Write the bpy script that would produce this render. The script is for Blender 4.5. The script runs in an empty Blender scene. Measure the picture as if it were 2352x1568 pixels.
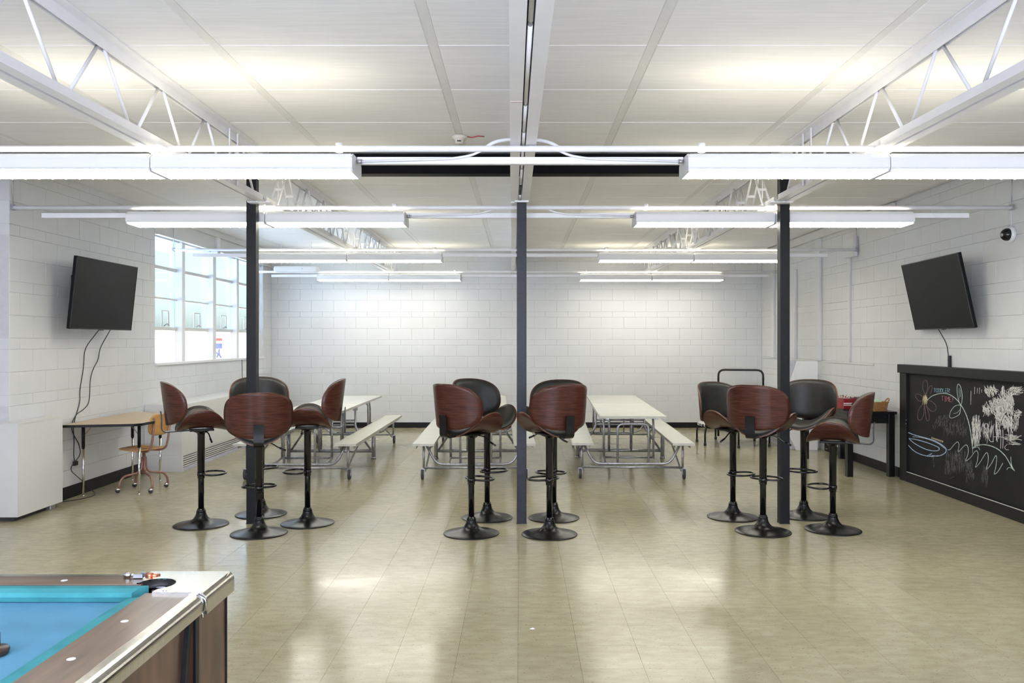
import bpy, bmesh, math, random
from mathutils import Vector, Matrix
random.seed(7)
C = bpy.context.scene.collection
SC = bpy.context.scene

# ------------------------------------------------------------------ camera
CAM_H, FPX, VX, VY = 1.60, 1900.0, 1195.0, 783.0
cam = bpy.data.cameras.new('camera')
cam.sensor_fit = 'HORIZONTAL'; cam.sensor_width = 36.0
cam.lens = 36.0 * FPX / 2352.0
cam.shift_x = (1176.0 - VX) / 2352.0
cam.shift_y = (VY - 784.0) / 2352.0
cam.clip_start = 0.05; cam.clip_end = 200
co = bpy.data.objects.new('camera', cam); C.objects.link(co)
co.location = (0, 0, CAM_H); co.rotation_euler = (math.pi / 2, 0, 0)
SC.camera = co

# ------------------------------------------------------------------ sky, assumed daylight added behind the camera, exposure
W = bpy.data.worlds.new('sky'); SC.world = W; W.use_nodes = True
nt = W.node_tree; nt.nodes.clear()
out = nt.nodes.new('ShaderNodeOutputWorld'); bg = nt.nodes.new('ShaderNodeBackground')
sky = nt.nodes.new('ShaderNodeTexSky'); sky.sky_type = 'NISHITA'; sky.sun_disc = False
sky.sun_elevation = math.radians(48); sky.sun_rotation = math.radians(40); sky.air_density = 1.2; sky.dust_density = 2.0
bg.inputs['Strength'].default_value = 0.36
nt.links.new(sky.outputs[0], bg.inputs[0]); nt.links.new(bg.outputs[0], out.inputs[0])

def area_light(name, loc, rot, sx, sy, power, col):
    l = bpy.data.lights.new(name, 'AREA'); l.shape = 'RECTANGLE'; l.size = sx; l.size_y = sy
    l.energy = power; l.color = col
    o = bpy.data.objects.new(name, l); C.objects.link(o); o.location = loc; o.rotation_euler = rot
    return o
# assumed daylight from behind the camera: an added area light, no windows built
area_light('assumed_daylight', (-0.6, -1.85, 1.75), (math.radians(124), 0, 0), 7.5, 1.7, 700, (0.74, 0.81, 1.0))

sl = bpy.data.lights.new('sun', 'SUN'); sl.energy = 260.0; sl.angle = math.radians(0.53); sl.color = (1.0, 0.96, 0.90)
so = bpy.data.objects.new('sun', sl); C.objects.link(so); so.rotation_euler = (math.radians(12), math.radians(36), 0)   # high, over the roof: it lights the yard, not the room

SC.view_settings.view_transform = 'Standard'
SC.view_settings.look = 'None'
SC.view_settings.gamma = 1.0
SC.view_settings.use_curve_mapping = False
SC.view_settings.exposure = 0.22
LAMP_DOWN, LAMP_UP = 14.5, 10.5          # strength of the fluorescent lamps (lens below, tubes above)

# ------------------------------------------------------------------ materials
def lin(r, g, b):
    f = lambda c: (c / 12.92 if c <= 0.04045 else ((c + 0.055) / 1.055) ** 2.4)
    return (f(r / 255.0), f(g / 255.0), f(b / 255.0), 1.0)

def mat(name, col, rough=0.5, metal=0.0, spec=0.5, coat=0.0, emit=None, estr=0.0, var=0.0, scale=20.0, stretch=(1, 1, 1), bump=0.0, bscale=80.0, coords='Object', detail=3.0, col2=None):
    """Principled material with a procedural tint variation and fine relief."""
    m = bpy.data.materials.new(name); m.use_nodes = True
    n = m.node_tree.nodes; L = m.node_tree.links
    b = n['Principled BSDF']
    b.inputs['Base Color'].default_value = col
    b.inputs['Roughness'].default_value = rough
    b.inputs['Metallic'].default_value = metal
    b.inputs['Specular IOR Level'].default_value = spec
    b.inputs['Coat Weight'].default_value = coat
    if coat: b.inputs['Coat Roughness'].default_value = 0.12
    if emit:
        b.inputs['Emission Color'].default_value = emit; b.inputs['Emission Strength'].default_value = estr
    if var > 0 or bump > 0 or col2:
        if coords == 'World':
            g = n.new('ShaderNodeNewGeometry'); src = g.outputs['Position']
        else:
            g = n.new('ShaderNodeTexCoord'); src = g.outputs['Object']
        mp = n.new('ShaderNodeMapping'); mp.inputs['Scale'].default_value = stretch
        L.new(src, mp.inputs['Vector'])
        if var > 0 or col2:
            t = n.new('ShaderNodeTexNoise'); t.inputs['Scale'].default_value = scale; t.inputs['Detail'].default_value = detail
            L.new(mp.outputs[0], t.inputs['Vector'])
            r = n.new('ShaderNodeValToRGB')
            r.color_ramp.elements[0].position = 0.33; r.color_ramp.elements[1].position = 0.67
            if col2:
                r.color_ramp.elements[0].color = col; r.color_ramp.elements[1].color = col2
            else:
                r.color_ramp.elements[0].color = tuple(c * (1 - var) for c in col[:3]) + (1,)
                r.color_ramp.elements[1].color = tuple(min(1, c * (1 + var)) for c in col[:3]) + (1,)
            L.new(t.outputs['Fac'], r.inputs['Fac']); L.new(r.outputs['Color'], b.inputs['Base Color'])
        if bump > 0:
            t2 = n.new('ShaderNodeTexNoise'); t2.inputs['Scale'].default_value = bscale; t2.inputs['Detail'].default_value = 2
            L.new(mp.outputs[0], t2.inputs['Vector'])
            bp = n.new('ShaderNodeBump'); bp.inputs['Strength'].default_value = bump; bp.inputs['Distance'].default_value = 0.004
            L.new(t2.outputs['Fac'], bp.inputs['Height']); L.new(bp.outputs[0], b.inputs['Normal'])
    return m

M = {}
M['wall'] = mat('painted_block', (0.66, 0.665, 0.668, 1), 0.42, var=0.02, scale=2.5, bump=0.22, bscale=70, coords='World')
M['mortar'] = mat('painted_joint', (0.59, 0.59, 0.592, 1), 0.6, var=0.03, coords='World')
M['ceil'] = mat('ceiling_fibre_panel', (0.875, 0.87, 0.875, 1), 0.85, var=0.03, scale=5, stretch=(0.5, 7, 1), bump=0.25, bscale=9, coords='World', detail=6)
M['strip'] = mat('ceiling_strip', (0.78, 0.775, 0.77, 1), 0.6, var=0.02, coords='World')
M['white'] = mat('white_enamel', (0.78, 0.78, 0.79, 1), 0.38, var=0.012, scale=6)
M['whitesteel'] = mat('white_painted_steel', (0.83, 0.825, 0.85, 1), 0.40, var=0.02, scale=9, bump=0.08, bscale=60)
M['cream'] = mat('beige_enamel', (0.67, 0.665, 0.645, 1), 0.42, var=0.015, scale=4)
M['blacksteel'] = mat('black_painted_steel', (0.007, 0.0075, 0.0095, 1), 0.42, spec=0.25, var=0.15, scale=30, bump=0.12, bscale=160)
M['deadblack'] = mat('flat_black_paint', (0.006, 0.006, 0.007, 1), 0.75, spec=0.15, var=0.1)
M['bluesteel'] = mat('charcoal_painted_steel', (0.016, 0.017, 0.025, 1), 0.42, spec=0.35, var=0.2, scale=40, bump=0.15, bscale=150)
M['gloss'] = mat('gloss_black_metal', (0.004, 0.004, 0.005, 1), 0.13, spec=0.5, coat=0.0, var=0.1)
M['satin'] = mat('satin_black_metal', (0.007, 0.007, 0.0065, 1), 0.27, spec=0.32, var=0.04)
M['base'] = mat('black_vinyl_base', (0.007, 0.007, 0.008, 1), 0.42, spec=0.25, var=0.15, scale=8, coords='World')
M['leather'] = mat('black_leatherette', (0.018, 0.0175, 0.0155, 1), 0.38, spec=0.35, var=0.15, scale=25, bump=0.25, bscale=260)
M['ply'] = mat('plywood_edge', (0.14, 0.058, 0.028, 1), 0.4, var=0.3, scale=40, stretch=(1, 1, 8))
M['walnut'] = mat('walnut_veneer', (0.030, 0.0088, 0.0056, 1), 0.32, spec=0.28, coat=0.08, col2=(0.094, 0.030, 0.0185, 1), scale=14, stretch=(0.6, 0.6, 14), detail=6, bump=0.04, bscale=60)
M['chrome'] = mat('chrome', (0.72, 0.72, 0.73, 1), 0.16, metal=1.0, var=0.04)
M['zinc'] = mat('worn_zinc_tube', (0.38, 0.38, 0.40, 1), 0.36, metal=0.75, var=0.22, scale=28)
M['alu'] = mat('aluminium_trim', (0.50, 0.485, 0.45, 1), 0.17, metal=1.0, var=0.08, scale=30, stretch=(1, 6, 1), bump=0.05, bscale=90)
M['laminate'] = mat('cream_laminate', (0.70, 0.69, 0.60, 1), 0.22, var=0.02, scale=5)
M['lamedge'] = mat('laminate_edge', (0.50, 0.49, 0.44, 1), 0.4, var=0.06)
M['rubber'] = mat('grey_rubber', (0.045, 0.043, 0.045, 1), 0.55, var=0.2)
M['tv'] = mat('screen_glass', (0.0045, 0.0055, 0.006, 1), 0.42, spec=0.12, var=0.05)
M['oak'] = mat('light_oak_laminate', (0.55, 0.40, 0.235, 1), 0.33, var=0.10, scale=7, stretch=(1.5, 16, 1), detail=5)
M['maple'] = mat('maple_chair_wood', (0.50, 0.27, 0.085, 1), 0.32, coat=0.2, var=0.16, scale=9, stretch=(6, 1, 1), detail=5)
M['copper'] = mat('copper_tone_paint', (0.30, 0.155, 0.115, 1), 0.34, metal=0.35, var=0.12, scale=30)
M['poolwood'] = mat('walnut_laminate_rail', (0.075, 0.036, 0.018, 1), 0.28, coat=0.15, col2=(0.17, 0.092, 0.052, 1), scale=6, stretch=(5, 0.6, 5), detail=7)
M['poolwood_x'] = mat('walnut_laminate_rail_across', (0.075, 0.036, 0.018, 1), 0.28, coat=0.15, col2=(0.17, 0.092, 0.052, 1), scale=6, stretch=(0.6, 5, 5), detail=7)
M['poolside'] = mat('walnut_laminate_side', (0.050, 0.022, 0.012, 1), 0.32, coat=0.1, col2=(0.150, 0.078, 0.045, 1), scale=5, stretch=(2, 2.4, 0.5), detail=7)
M['felt'] = mat('blue_cloth', (0.125, 0.32, 0.46, 1), 0.9, spec=0.1, var=0.07, scale=7, bump=0.25, bscale=500)
M['feltteal'] = mat('teal_cloth', (0.065, 0.29, 0.31, 1), 0.9, spec=0.1, var=0.10, scale=12, bump=0.25, bscale=500)
M['pearl'] = mat('pearl_inlay', (0.75, 0.74, 0.70, 1), 0.3, var=0.03)
M['copperbit'] = mat('copper_shine', (0.62, 0.25, 0.14, 1), 0.25, metal=0.8, var=0.1)
M['red'] = mat('red_enamel', (0.26, 0.012, 0.018, 1), 0.28, var=0.05)
M['offwhite'] = mat('white_print', (0.78, 0.76, 0.74, 1), 0.5, var=0.02)
M['wicker'] = mat('wicker', (0.36, 0.17, 0.06, 1), 0.6, var=0.25, scale=60)
M['mint'] = mat('mint_paper', (0.55, 0.78, 0.55, 1), 0.8, var=0.05)
M['board'] = mat('chalkboard_paint', (0.009, 0.009, 0.010, 1), 0.62, spec=0.25, col2=(0.017, 0.017, 0.018, 1), scale=3, detail=5, coords='World')
M['boardframe'] = mat('chalkboard_frame_paint', (0.009, 0.009, 0.010, 1), 0.45, spec=0.25, var=0.1, coords='World')
M['lilac'] = mat('lilac_grey_board', (0.52, 0.52, 0.60, 1), 0.6, var=0.02)
M['detector'] = mat('ivory_plastic', (0.72, 0.69, 0.60, 1), 0.4, var=0.02)
M['redwire'] = mat('red_wire', (0.45, 0.03, 0.05, 1), 0.5, var=0.1)
M['cord'] = mat('black_cord', (0.02, 0.02, 0.02, 1), 0.5, var=0.1)
M['navy'] = mat('navy_plastic', (0.01, 0.03, 0.14, 1), 0.35, var=0.1)
M['darkbrown'] = mat('dark_brown_wood', (0.05, 0.025, 0.018, 1), 0.35, var=0.25, scale=40)
M['outground'] = mat('concrete_yard', (0.62, 0.61, 0.58, 1), 0.9, var=0.08, scale=1.5, coords='World')
M['frost'] = mat('white_window_film', (0.92, 0.92, 0.92, 1), 0.7, var=0.01)
M['louver'] = mat('white_louver', (0.80, 0.79, 0.72, 1), 0.4, var=0.01)
M['lens'] = mat('lamp_lens', (0.85, 0.83, 0.75, 1), 0.4, emit=(1.0, 0.965, 0.86, 1), estr=LAMP_DOWN)
M['tube'] = mat('lamp_tube', (0.9, 0.9, 0.85, 1), 0.4, emit=(1.0, 0.92, 0.68, 1), estr=LAMP_UP)
for k, c in (('chalkwhite', (0.62, 0.61, 0.57, 1)), ('chalkgreen', (0.50, 0.58, 0.50, 1)), ('chalkpink', (0.24, 0.15, 0.155, 1)), ('chalkred', (0.55, 0.20, 0.24, 1)),
             ('chalkblue', (0.40, 0.52, 0.68, 1)), ('chalkyellow', (0.62, 0.53, 0.33, 1)), ('chalkgrey', (0.115, 0.112, 0.11, 1)), ('chalkteal', (0.30, 0.45, 0.52, 1))):
    M[k] = mat(k, c, 0.9, spec=0.1, var=0.25, scale=60)

def glass_mat():
    m = bpy.data.materials.new('window_glass'); m.use_nodes = True
    n = m.node_tree.nodes; L = m.node_tree.links; n.clear()
    o = n.new('ShaderNodeOutputMaterial'); t = n.new('ShaderNodeBsdfTransparent'); g = n.new('ShaderNodeBsdfGlossy'); x = n.new('ShaderNodeMixShader')
    f = n.new('ShaderNodeFresnel'); f.inputs['IOR'].default_value = 1.45
    t.inputs['Color'].default_value = (0.70, 0.83, 0.98, 1); g.inputs['Roughness'].default_value = 0.03
    ge = n.new('ShaderNodeNewGeometry'); fr = n.new('ShaderNodeMath'); fr.operation = 'MULTIPLY_ADD'; mu = n.new('ShaderNodeMath'); mu.operation = 'MULTIPLY'
    fr.inputs[1].default_value = -1; fr.inputs[2].default_value = 1; L.new(ge.outputs['Backfacing'], fr.inputs[0]); L.new(f.outputs[0], mu.inputs[0]); L.new(fr.outputs[0], mu.inputs[1])
    L.new(mu.outputs[0], x.inputs[0]); L.new(t.outputs[0], x.inputs[1]); L.new(g.outputs[0], x.inputs[2]); L.new(x.outputs[0], o.inputs[0])
    return m
M['glass'] = glass_mat()
def film_mat():
    m = bpy.data.materials.new('frosted_film'); m.use_nodes = True
    n = m.node_tree.nodes; L = m.node_tree.links; n.clear()
    o = n.new('ShaderNodeOutputMaterial'); t = n.new('ShaderNodeBsdfTranslucent'); d = n.new('ShaderNodeBsdfDiffuse'); x = n.new('ShaderNodeMixShader')
    t.inputs['Color'].default_value = (0.95, 0.95, 0.95, 1); d.inputs['Color'].default_value = (0.9, 0.9, 0.9, 1); x.inputs[0].default_value = 0.25
    L.new(t.outputs[0], x.inputs[1]); L.new(d.outputs[0], x.inputs[2]); L.new(x.outputs[0], o.inputs[0])
    return m
M['film'] = film_mat()
def tint_mat(name, col):
    m = film_mat(); m.name = name
    for n in m.node_tree.nodes:
        if n.type in ('BSDF_TRANSLUCENT', 'BSDF_DIFFUSE'): n.inputs['Color'].default_value = col
    return m
M['film_red'] = tint_mat('red_film', (0.75, 0.42, 0.46, 1)); M['film_blue'] = tint_mat('blue_film', (0.48, 0.53, 0.75, 1))  # paled sticker colours: the window glare is mixed into them

TP, TX0, TY0 = 0.3094, -0.012, 7.136     # floor tile pitch and joint offsets
def floor_mat():
    m = bpy.data.materials.new('vinyl_tile_floor'); m.use_nodes = True
    n = m.node_tree.nodes; L = m.node_tree.links; b = n['Principled BSDF']
    g = n.new('ShaderNodeNewGeometry'); pos = g.outputs['Position']
    # tone of each tile
    sub = n.new('ShaderNodeVectorMath'); sub.operation = 'SUBTRACT'; sub.inputs[1].default_value = (TX0, TY0, 0)
    div = n.new('ShaderNodeVectorMath'); div.operation = 'DIVIDE'; div.inputs[1].default_value = (TP, TP, 1)
    flo = n.new('ShaderNodeVectorMath'); flo.operation = 'FLOOR'
    L.new(pos, sub.inputs[0]); L.new(sub.outputs[0], div.inputs[0]); L.new(div.outputs[0], flo.inputs[0])
    wn = n.new('ShaderNodeTexWhiteNoise'); wn.noise_dimensions = '2D'; L.new(flo.outputs[0], wn.inputs['Vector'])
    # marbling streaks
    mp = n.new('ShaderNodeMapping'); mp.inputs['Scale'].default_value = (1.0, 2.2, 1); L.new(pos, mp.inputs[0])
    t1 = n.new('ShaderNodeTexNoise'); t1.inputs['Scale'].default_value = 9; t1.inputs['Detail'].default_value = 6; L.new(mp.outputs[0], t1.inputs['Vector'])
    r1 = n.new('ShaderNodeValToRGB'); r1.color_ramp.elements[0].position = 0.3; r1.color_ramp.elements[1].position = 0.72
    r1.color_ramp.elements[0].color = (0.338, 0.297, 0.186, 1); r1.color_ramp.elements[1].color = (0.420, 0.381, 0.256, 1)
    L.new(t1.outputs['Fac'], r1.inputs[0])
    mx = n.new('ShaderNodeMix'); mx.data_type = 'RGBA'; mx.blend_type = 'MULTIPLY'; mx.inputs['Factor'].default_value = 1.0
    rr = n.new('ShaderNodeMapRange'); rr.inputs['To Min'].default_value = 0.955; rr.inputs['To Max'].default_value = 1.03
    L.new(wn.outputs['Value'], rr.inputs[0]); L.new(r1.outputs[0], mx.inputs['A']); L.new(rr.outputs[0], mx.inputs['B'])
    # dark flecks
    t2 = n.new('ShaderNodeTexNoise'); t2.inputs['Scale'].default_value = 75; t2.inputs['Detail'].default_value = 2.5
    mp2 = n.new('ShaderNodeMapping'); mp2.inputs['Scale'].default_value = (1, 1.3, 1); L.new(pos, mp2.inputs[0]); L.new(mp2.outputs[0], t2.inputs['Vector'])
    r2 = n.new('ShaderNodeValToRGB'); r2.color_ramp.elements[0].position = 0.30; r2.color_ramp.elements[1].position = 0.36
    r2.color_ramp.elements[0].color = (0.42, 0.36, 0.28, 1); r2.color_ramp.elements[1].color = (1, 1, 1, 1); L.new(t2.outputs['Fac'], r2.inputs[0])
    mx2 = n.new('ShaderNodeMix'); mx2.data_type = 'RGBA'; mx2.blend_type = 'MULTIPLY'; mx2.inputs['Factor'].default_value = 0.85
    L.new(mx.outputs['Result'], mx2.inputs['A']); L.new(r2.outputs[0], mx2.inputs['B'])
    # scuffed wax: broad patches
    t3 = n.new('ShaderNodeTexNoise'); t3.inputs['Scale'].default_value = 1.3; t3.inputs['Detail'].default_value = 5; L.new(pos, t3.inputs['Vector'])
    rr2 = n.new('ShaderNodeMapRange'); rr2.inputs['From Min'].default_value = 0.3; rr2.inputs['From Max'].default_value = 0.7
    rr2.inputs['To Min'].default_value = 0.11; rr2.inputs['To Max'].default_value = 0.24; L.new(t3.outputs['Fac'], rr2.inputs[0])
    L.new(rr2.outputs[0], b.inputs['Roughness']); L.new(mx2.outputs['Result'], b.inputs['Base Color'])
    b.inputs['Specular IOR Level'].default_value = 0.5
    t4 = n.new('ShaderNodeTexNoise'); t4.inputs['Scale'].default_value = 6; t4.inputs['Detail'].default_value = 3; L.new(pos, t4.inputs['Vector'])
    bp = n.new('ShaderNodeBump'); bp.inputs['Strength'].default_value = 0.10; bp.inputs['Distance'].default_value = 0.01
    L.new(t4.outputs['Fac'], bp.inputs['Height']); L.new(bp.outputs[0], b.inputs['Normal'])
    return m
M['floor'] = floor_mat()
M['grout'] = mat('floor_joint', (0.33, 0.285, 0.19, 1), 0.7, var=0.1, coords='World')

# ------------------------------------------------------------------ mesh helpers
class MB:
    """collects vertices and faces; build() links them as ONE mesh object"""
    def __init__(s): s.v = []; s.f = []; s.m = []; s.s = []
    def face(s, idx, mi=0, sm=False): s.f.append(tuple(idx)); s.m.append(mi); s.s.append(sm)
    def add(s, vs, fs, mi=0, sm=False):
        o = len(s.v); s.v += [tuple(p) for p in vs]
        for f in fs: s.face([o + i for i in f], mi, sm)
        return s
    def box(s, a, b, mi=0, bev=0.0, T=None):
        x0, y0, z0 = (min(a[i], b[i]) for i in range(3)); x1, y1, z1 = (max(a[i], b[i]) for i in range(3))
        if bev <= 0:
            vs = [(x0, y0, z0), (x1, y0, z0), (x1, y1, z0), (x0, y1, z0), (x0, y0, z1), (x1, y0, z1), (x1, y1, z1), (x0, y1, z1)]
            fs = [(0, 3, 2, 1), (4, 5, 6, 7), (0, 1, 5, 4), (1, 2, 6, 5), (2, 3, 7, 6), (3, 0, 4, 7)]
        else:
            bm = bmesh.new(); bmesh.ops.create_cube(bm, size=1)
            for v in bm.verts:
                v.co = Vector(((x0 + x1) / 2 + v.co.x * (x1 - x0), (y0 + y1) / 2 + v.co.y * (y1 - y0), (z0 + z1) / 2 + v.co.z * (z1 - z0)))
            bmesh.ops.bevel(bm, geom=bm.edges[:], offset=min(bev, 0.45 * min(x1 - x0, y1 - y0, z1 - z0)), segments=2, affect='EDGES', profile=0.6)
            bm.verts.index_update(); vs = [v.co.copy() for v in bm.verts]; fs = [[v.index for v in f.verts] for f in bm.faces]; bm.free()
        if T: vs = [T @ Vector(p) for p in vs]
        return s.add(vs, fs, mi, False)
    def tube(s, pts, r, seg=10, mi=0, cap=True, closed=False, fillet=0.0, r2=None):
        P = [Vector(p) for p in pts]
        if fillet > 0: P = filleted(P, fillet)
        n = len(P)
        tang = []
        for i in range(n):
            if closed: t = P[(i + 1) % n] - P[i - 1]
            else: t = P[min(i + 1, n - 1)] - P[max(i - 1, 0)]
            tang.append(t.normalized())
        u = tang[0].orthogonal().normalized(); o = len(s.v); rings = []
        for i in range(n):
            t = tang[i]; u = (u - t * u.dot(t)); u = u.normalized() if u.length > 1e-6 else t.orthogonal().normalized()
            w = t.cross(u); rr = r if r2 is None else r + (r2 - r) * i / max(1, n - 1)
            ring = []
            for k in range(seg):
                a = 2 * math.pi * k / seg; ring.append(len(s.v)); s.v.append(tuple(P[i] + (u * math.cos(a) + w * math.sin(a)) * rr))
            rings.append(ring)
        for i in range(n if closed else n - 1):
            A, B = rings[i], rings[(i + 1) % n]
            for k in range(seg): s.face((A[k], A[(k + 1) % seg], B[(k + 1) % seg], B[k]), mi, True)
        if cap and not closed:
            s.face(list(reversed(rings[0])), mi); s.face(rings[-1], mi)
        return s
    def lathe(s, prof, seg=40, mi=0, at=(0, 0, 0), axis='Z', sm=True):
        o = len(s.v); n = len(prof)
        for r, z in prof:
            for k in range(seg):
                a = 2 * math.pi * k / seg; p = (r * math.cos(a), r * math.sin(a), z)
                if axis == 'X': p = (p[2], p[0], p[1])
                elif axis == 'Y': p = (p[1], p[2], p[0])
                s.v.append((p[0] + at[0], p[1] + at[1], p[2] + at[2]))
        for i in range(n - 1):
            for k in range(seg): s.face((o + i * seg + k, o + i * seg + (k + 1) % seg, o + (i + 1) * seg + (k + 1) % seg, o + (i + 1) * seg + k), mi, sm)
        s.face([o + k for k in reversed(range(seg))], mi); s.face([o + (n - 1) * seg + k for k in range(seg)], mi)
        return s
    def prism(s, poly, z0, z1, mi=0, axis='Z'):
        n = len(poly)
        def P(a, b, c): return (a, b, c) if axis == 'Z' else ((c, a, b) if axis == 'X' else (a, c, b))
        vs = [P(a, b, z0) for a, b in poly] + [P(a, b, z1) for a, b in poly]
        fs = [list(reversed(range(n))), list(range(n, 2 * n))] + [(i, (i + 1) % n, n + (i + 1) % n, n + i) for i in range(n)]
        return s.add(vs, fs, mi)
    def mesh(s, name, mats):
        me = bpy.data.meshes.new(name); me.from_pydata(s.v, [], s.f)
        mats = mats if isinstance(mats, (list, tuple)) else [mats]
        for m in mats: me.materials.append(M[m] if isinstance(m, str) else m)
        me.polygons.foreach_set('material_index', s.m); me.polygons.foreach_set('use_smooth', s.s)
        bm = bmesh.new(); bm.from_mesh(me); bmesh.ops.recalc_face_normals(bm, faces=bm.faces[:]); bm.to_mesh(me); bm.free()
        me.update(); return me
    def build(s, name, mats, parent=None):
        return link(name, s.mesh(name, mats), parent)

def link(name, me, parent=None):
    o = bpy.data.objects.new(name, me); C.objects.link(o)
    if parent: o.parent = parent
    return o
def filleted(P, r, n=5):
    Q = [P[0]]
    for i in range(1, len(P) - 1):
        a, b, c = P[i - 1], P[i], P[i + 1]
        d1, d2 = (a - b), (c - b); l = min(r, d1.length * 0.49, d2.length * 0.49)
        p, q = b + d1.normalized() * l, b + d2.normalized() * l
        for k in range(n + 1):
            t = k / n; Q.append(p * (1 - t) ** 2 + b * 2 * t * (1 - t) + q * t * t)
    Q.append(P[-1]); return Q
def tag(o, label=None, cat=None, group=None, kind=None):
    if label: o['label'] = label
    if cat: o['category'] = cat
    if group: o['group'] = group
    if kind: o['kind'] = kind
    return o
def thing(name, label, cat, loc=(0, 0, 0), rz=0.0, group=None):
    o = bpy.data.objects.new(name, None); C.objects.link(o); o.empty_display_size = 0.1
    o.location = loc; o.rotation_euler = (0, 0, rz)
    return tag(o, label, cat, group)
def copy_tree(o, parent=None):
    c = o.copy(); C.objects.link(c)
    if parent: c.parent = parent
    for ch in list(o.children): copy_tree(ch, c)
    return c
def at(px, py, Y): return Vector(((px - VX) * Y / FPX, Y, CAM_H - (py - VY) * Y / FPX))   # a point of the place, at distance Y, seen at a pixel of the photograph
def struct(name, mb, mats, parent=None):
    o = mb.build(name, mats, parent)
    if not parent: o['kind'] = 'structure'
    return o

# ------------------------------------------------------------------ the room
XL, XR, YB, ZC = -4.60, 4.46, 15.28, 3.25     # left, right and back wall faces, ceiling
YL = 7.45                                     # the left wall starts here; nearer the camera the room is wider
XF, YF = -6.5, -2.0
WY0, WY1, WZ0, WZ1 = 10.42, 14.80, 1.31, 2.965  # window opening in the left wall (mirrored, walled up, on the right)

# floor: slab, tiles one by one near the camera, the rest joined
fl = struct('floor', MB().box((XF - .2, YF - .2, -0.12), (XR + .2, YB + .2, -0.004)), 'grout')
def tile_mesh(w, d):
    g = 0.0002; c = 0.0004
    mb = MB(); a, b = w / 2 - g, d / 2 - g
    vs = [(-a, -b, -.004), (a, -b, -.004), (a, b, -.004), (-a, b, -.004), (-a + c, -b + c, 0), (a - c, -b + c, 0), (a - c, b - c, 0), (-a + c, b - c, 0)]
    fs = [(4, 5, 6, 7), (0, 1, 5, 4), (1, 2, 6, 5), (2, 3, 7, 6), (3, 0, 4, 7), (0, 3, 2, 1)]
    return vs, fs
vs, fs = tile_mesh(TP, TP)
tme = MB().add(vs, fs).mesh('tile', 'floor')
cells = []
for j in range(-32, 28):
    y = TY0 + (j + .5) * TP
    if y < YF or y > YB + .1: continue
    for i in range(-22, 16):
        x = TX0 + (i + .5) * TP
        if x < XF or x > XR + .15 or (y > YL + .1 and x < XL - .2): continue
        px = VX + x * FPX / max(y, .1); py = VY + CAM_H * FPX / max(y, .1)
        seen = y > 3.7 and -60 < px < 2412 and not (x < -0.95 and y < 5.0)
        cells.append((not seen, y, x))
cells.sort()
rest = MB()
for n_, (hid, y, x) in enumerate(cells):
    if n_ < 300:
        o = link('tile', tme, fl); o.location = (x, y, 0)
    else:
        rest.add([(a + x, b + y, c) for a, b, c in vs], fs)
o = rest.build('floor_tiles', 'floor', fl); o['kind'] = 'stuff'

# walls of painted concrete block
ROWS = [(0.0, .0795), (.0795, .288)]
z = .288
while z < ZC:
    for h in (.2065, .101, .208):
        ROWS.append((z, min(z + h, ZC))); z += h
        if z >= ZC: break
BLK = 0.412
def block_wall(name, origin, udir, ndir, u0, u1, uoff, holes=(), rank=None, limit=300, thick=0.2, shell=None):
    """blocks on a plane: origin + u*udir + z*Z, faces turned to ndir; each block has its own rounded edges"""
    root = shell; U, N = Vector(udir), Vector(ndir); cache = {}; items = []
    for r, (z0, z1) in enumerate(ROWS):
        if z1 - z0 < .02: continue
        k0 = math.floor((u0 - uoff) / BLK) - 1; k1 = math.ceil((u1 - uoff) / BLK) + 1
        for k in range(k0, k1):
            a = uoff + k * BLK + (BLK / 2 if r % 2 else 0); b = a + BLK
            segs = [(max(a, u0), min(b, u1), z0, z1)]
            for (h0, h1, hz0, hz1) in holes:
                new = []
                for (p, q, c, d) in segs:
                    if q <= h0 or p >= h1 or d <= hz0 or c >= hz1: new.append((p, q, c, d)); continue
                    if p < h0: new.append((p, h0, c, d))
                    if q > h1: new.append((h1, q, c, d))
                    m0, m1 = max(p, h0), min(q, h1)
                    if c < hz0: new.append((m0, m1, c, hz0))
                    if d > hz1: new.append((m0, m1, hz1, d))
                segs = new
            for (p, q, c, d) in segs:
                if q - p > .03 and d - c > .02: items.append((p, q, c, d))
    items.sort(key=rank)
    rest = MB()
    for n_, (p, q, c, d) in enumerate(items):
        w, h = round(q - p, 3), round(d - c, 3); g, e = .0012, .0021
        a, b = w / 2 - g, h / 2 - g
        loc = [(-a, -b, -.010), (a, -b, -.010), (a, b, -.010), (-a, b, -.010), (-a, -b, -e), (a, -b, -e), (a, b, -e), (-a, b, -e), (-a + e, -b + e, 0), (a - e, -b + e, 0), (a - e, b - e, 0), (-a + e, b - e, 0)]
        ff = [(8, 9, 10, 11)] + [(i, (i + 1) % 4, 4 + (i + 1) % 4, 4 + i) for i in range(4)] + [(4 + i, 4 + (i + 1) % 4, 8 + (i + 1) % 4, 8 + i) for i in range(4)] + [(3, 2, 1, 0)]
        base = Vector(origin) + U * ((p + q) / 2) + Vector((0, 0, (c + d) / 2))
        pr = random.uniform(-.0006, .0006)
        if n_ < limit:
            key = (w, h)
            if key not in cache: cache[key] = MB().add([U * x + Vector((0, 0, y)) + N * t for x, y, t in loc], ff).mesh('block', 'wall')
            o = link('block', cache[key], root); o.location = base + N * pr
        else:
            rest.add([base + U * x + Vector((0, 0, y)) + N * t for x, y, t in loc], ff)
    if rest.v:
        o = rest.build('blocks', 'wall', root); o['kind'] = 'stuff'

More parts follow.
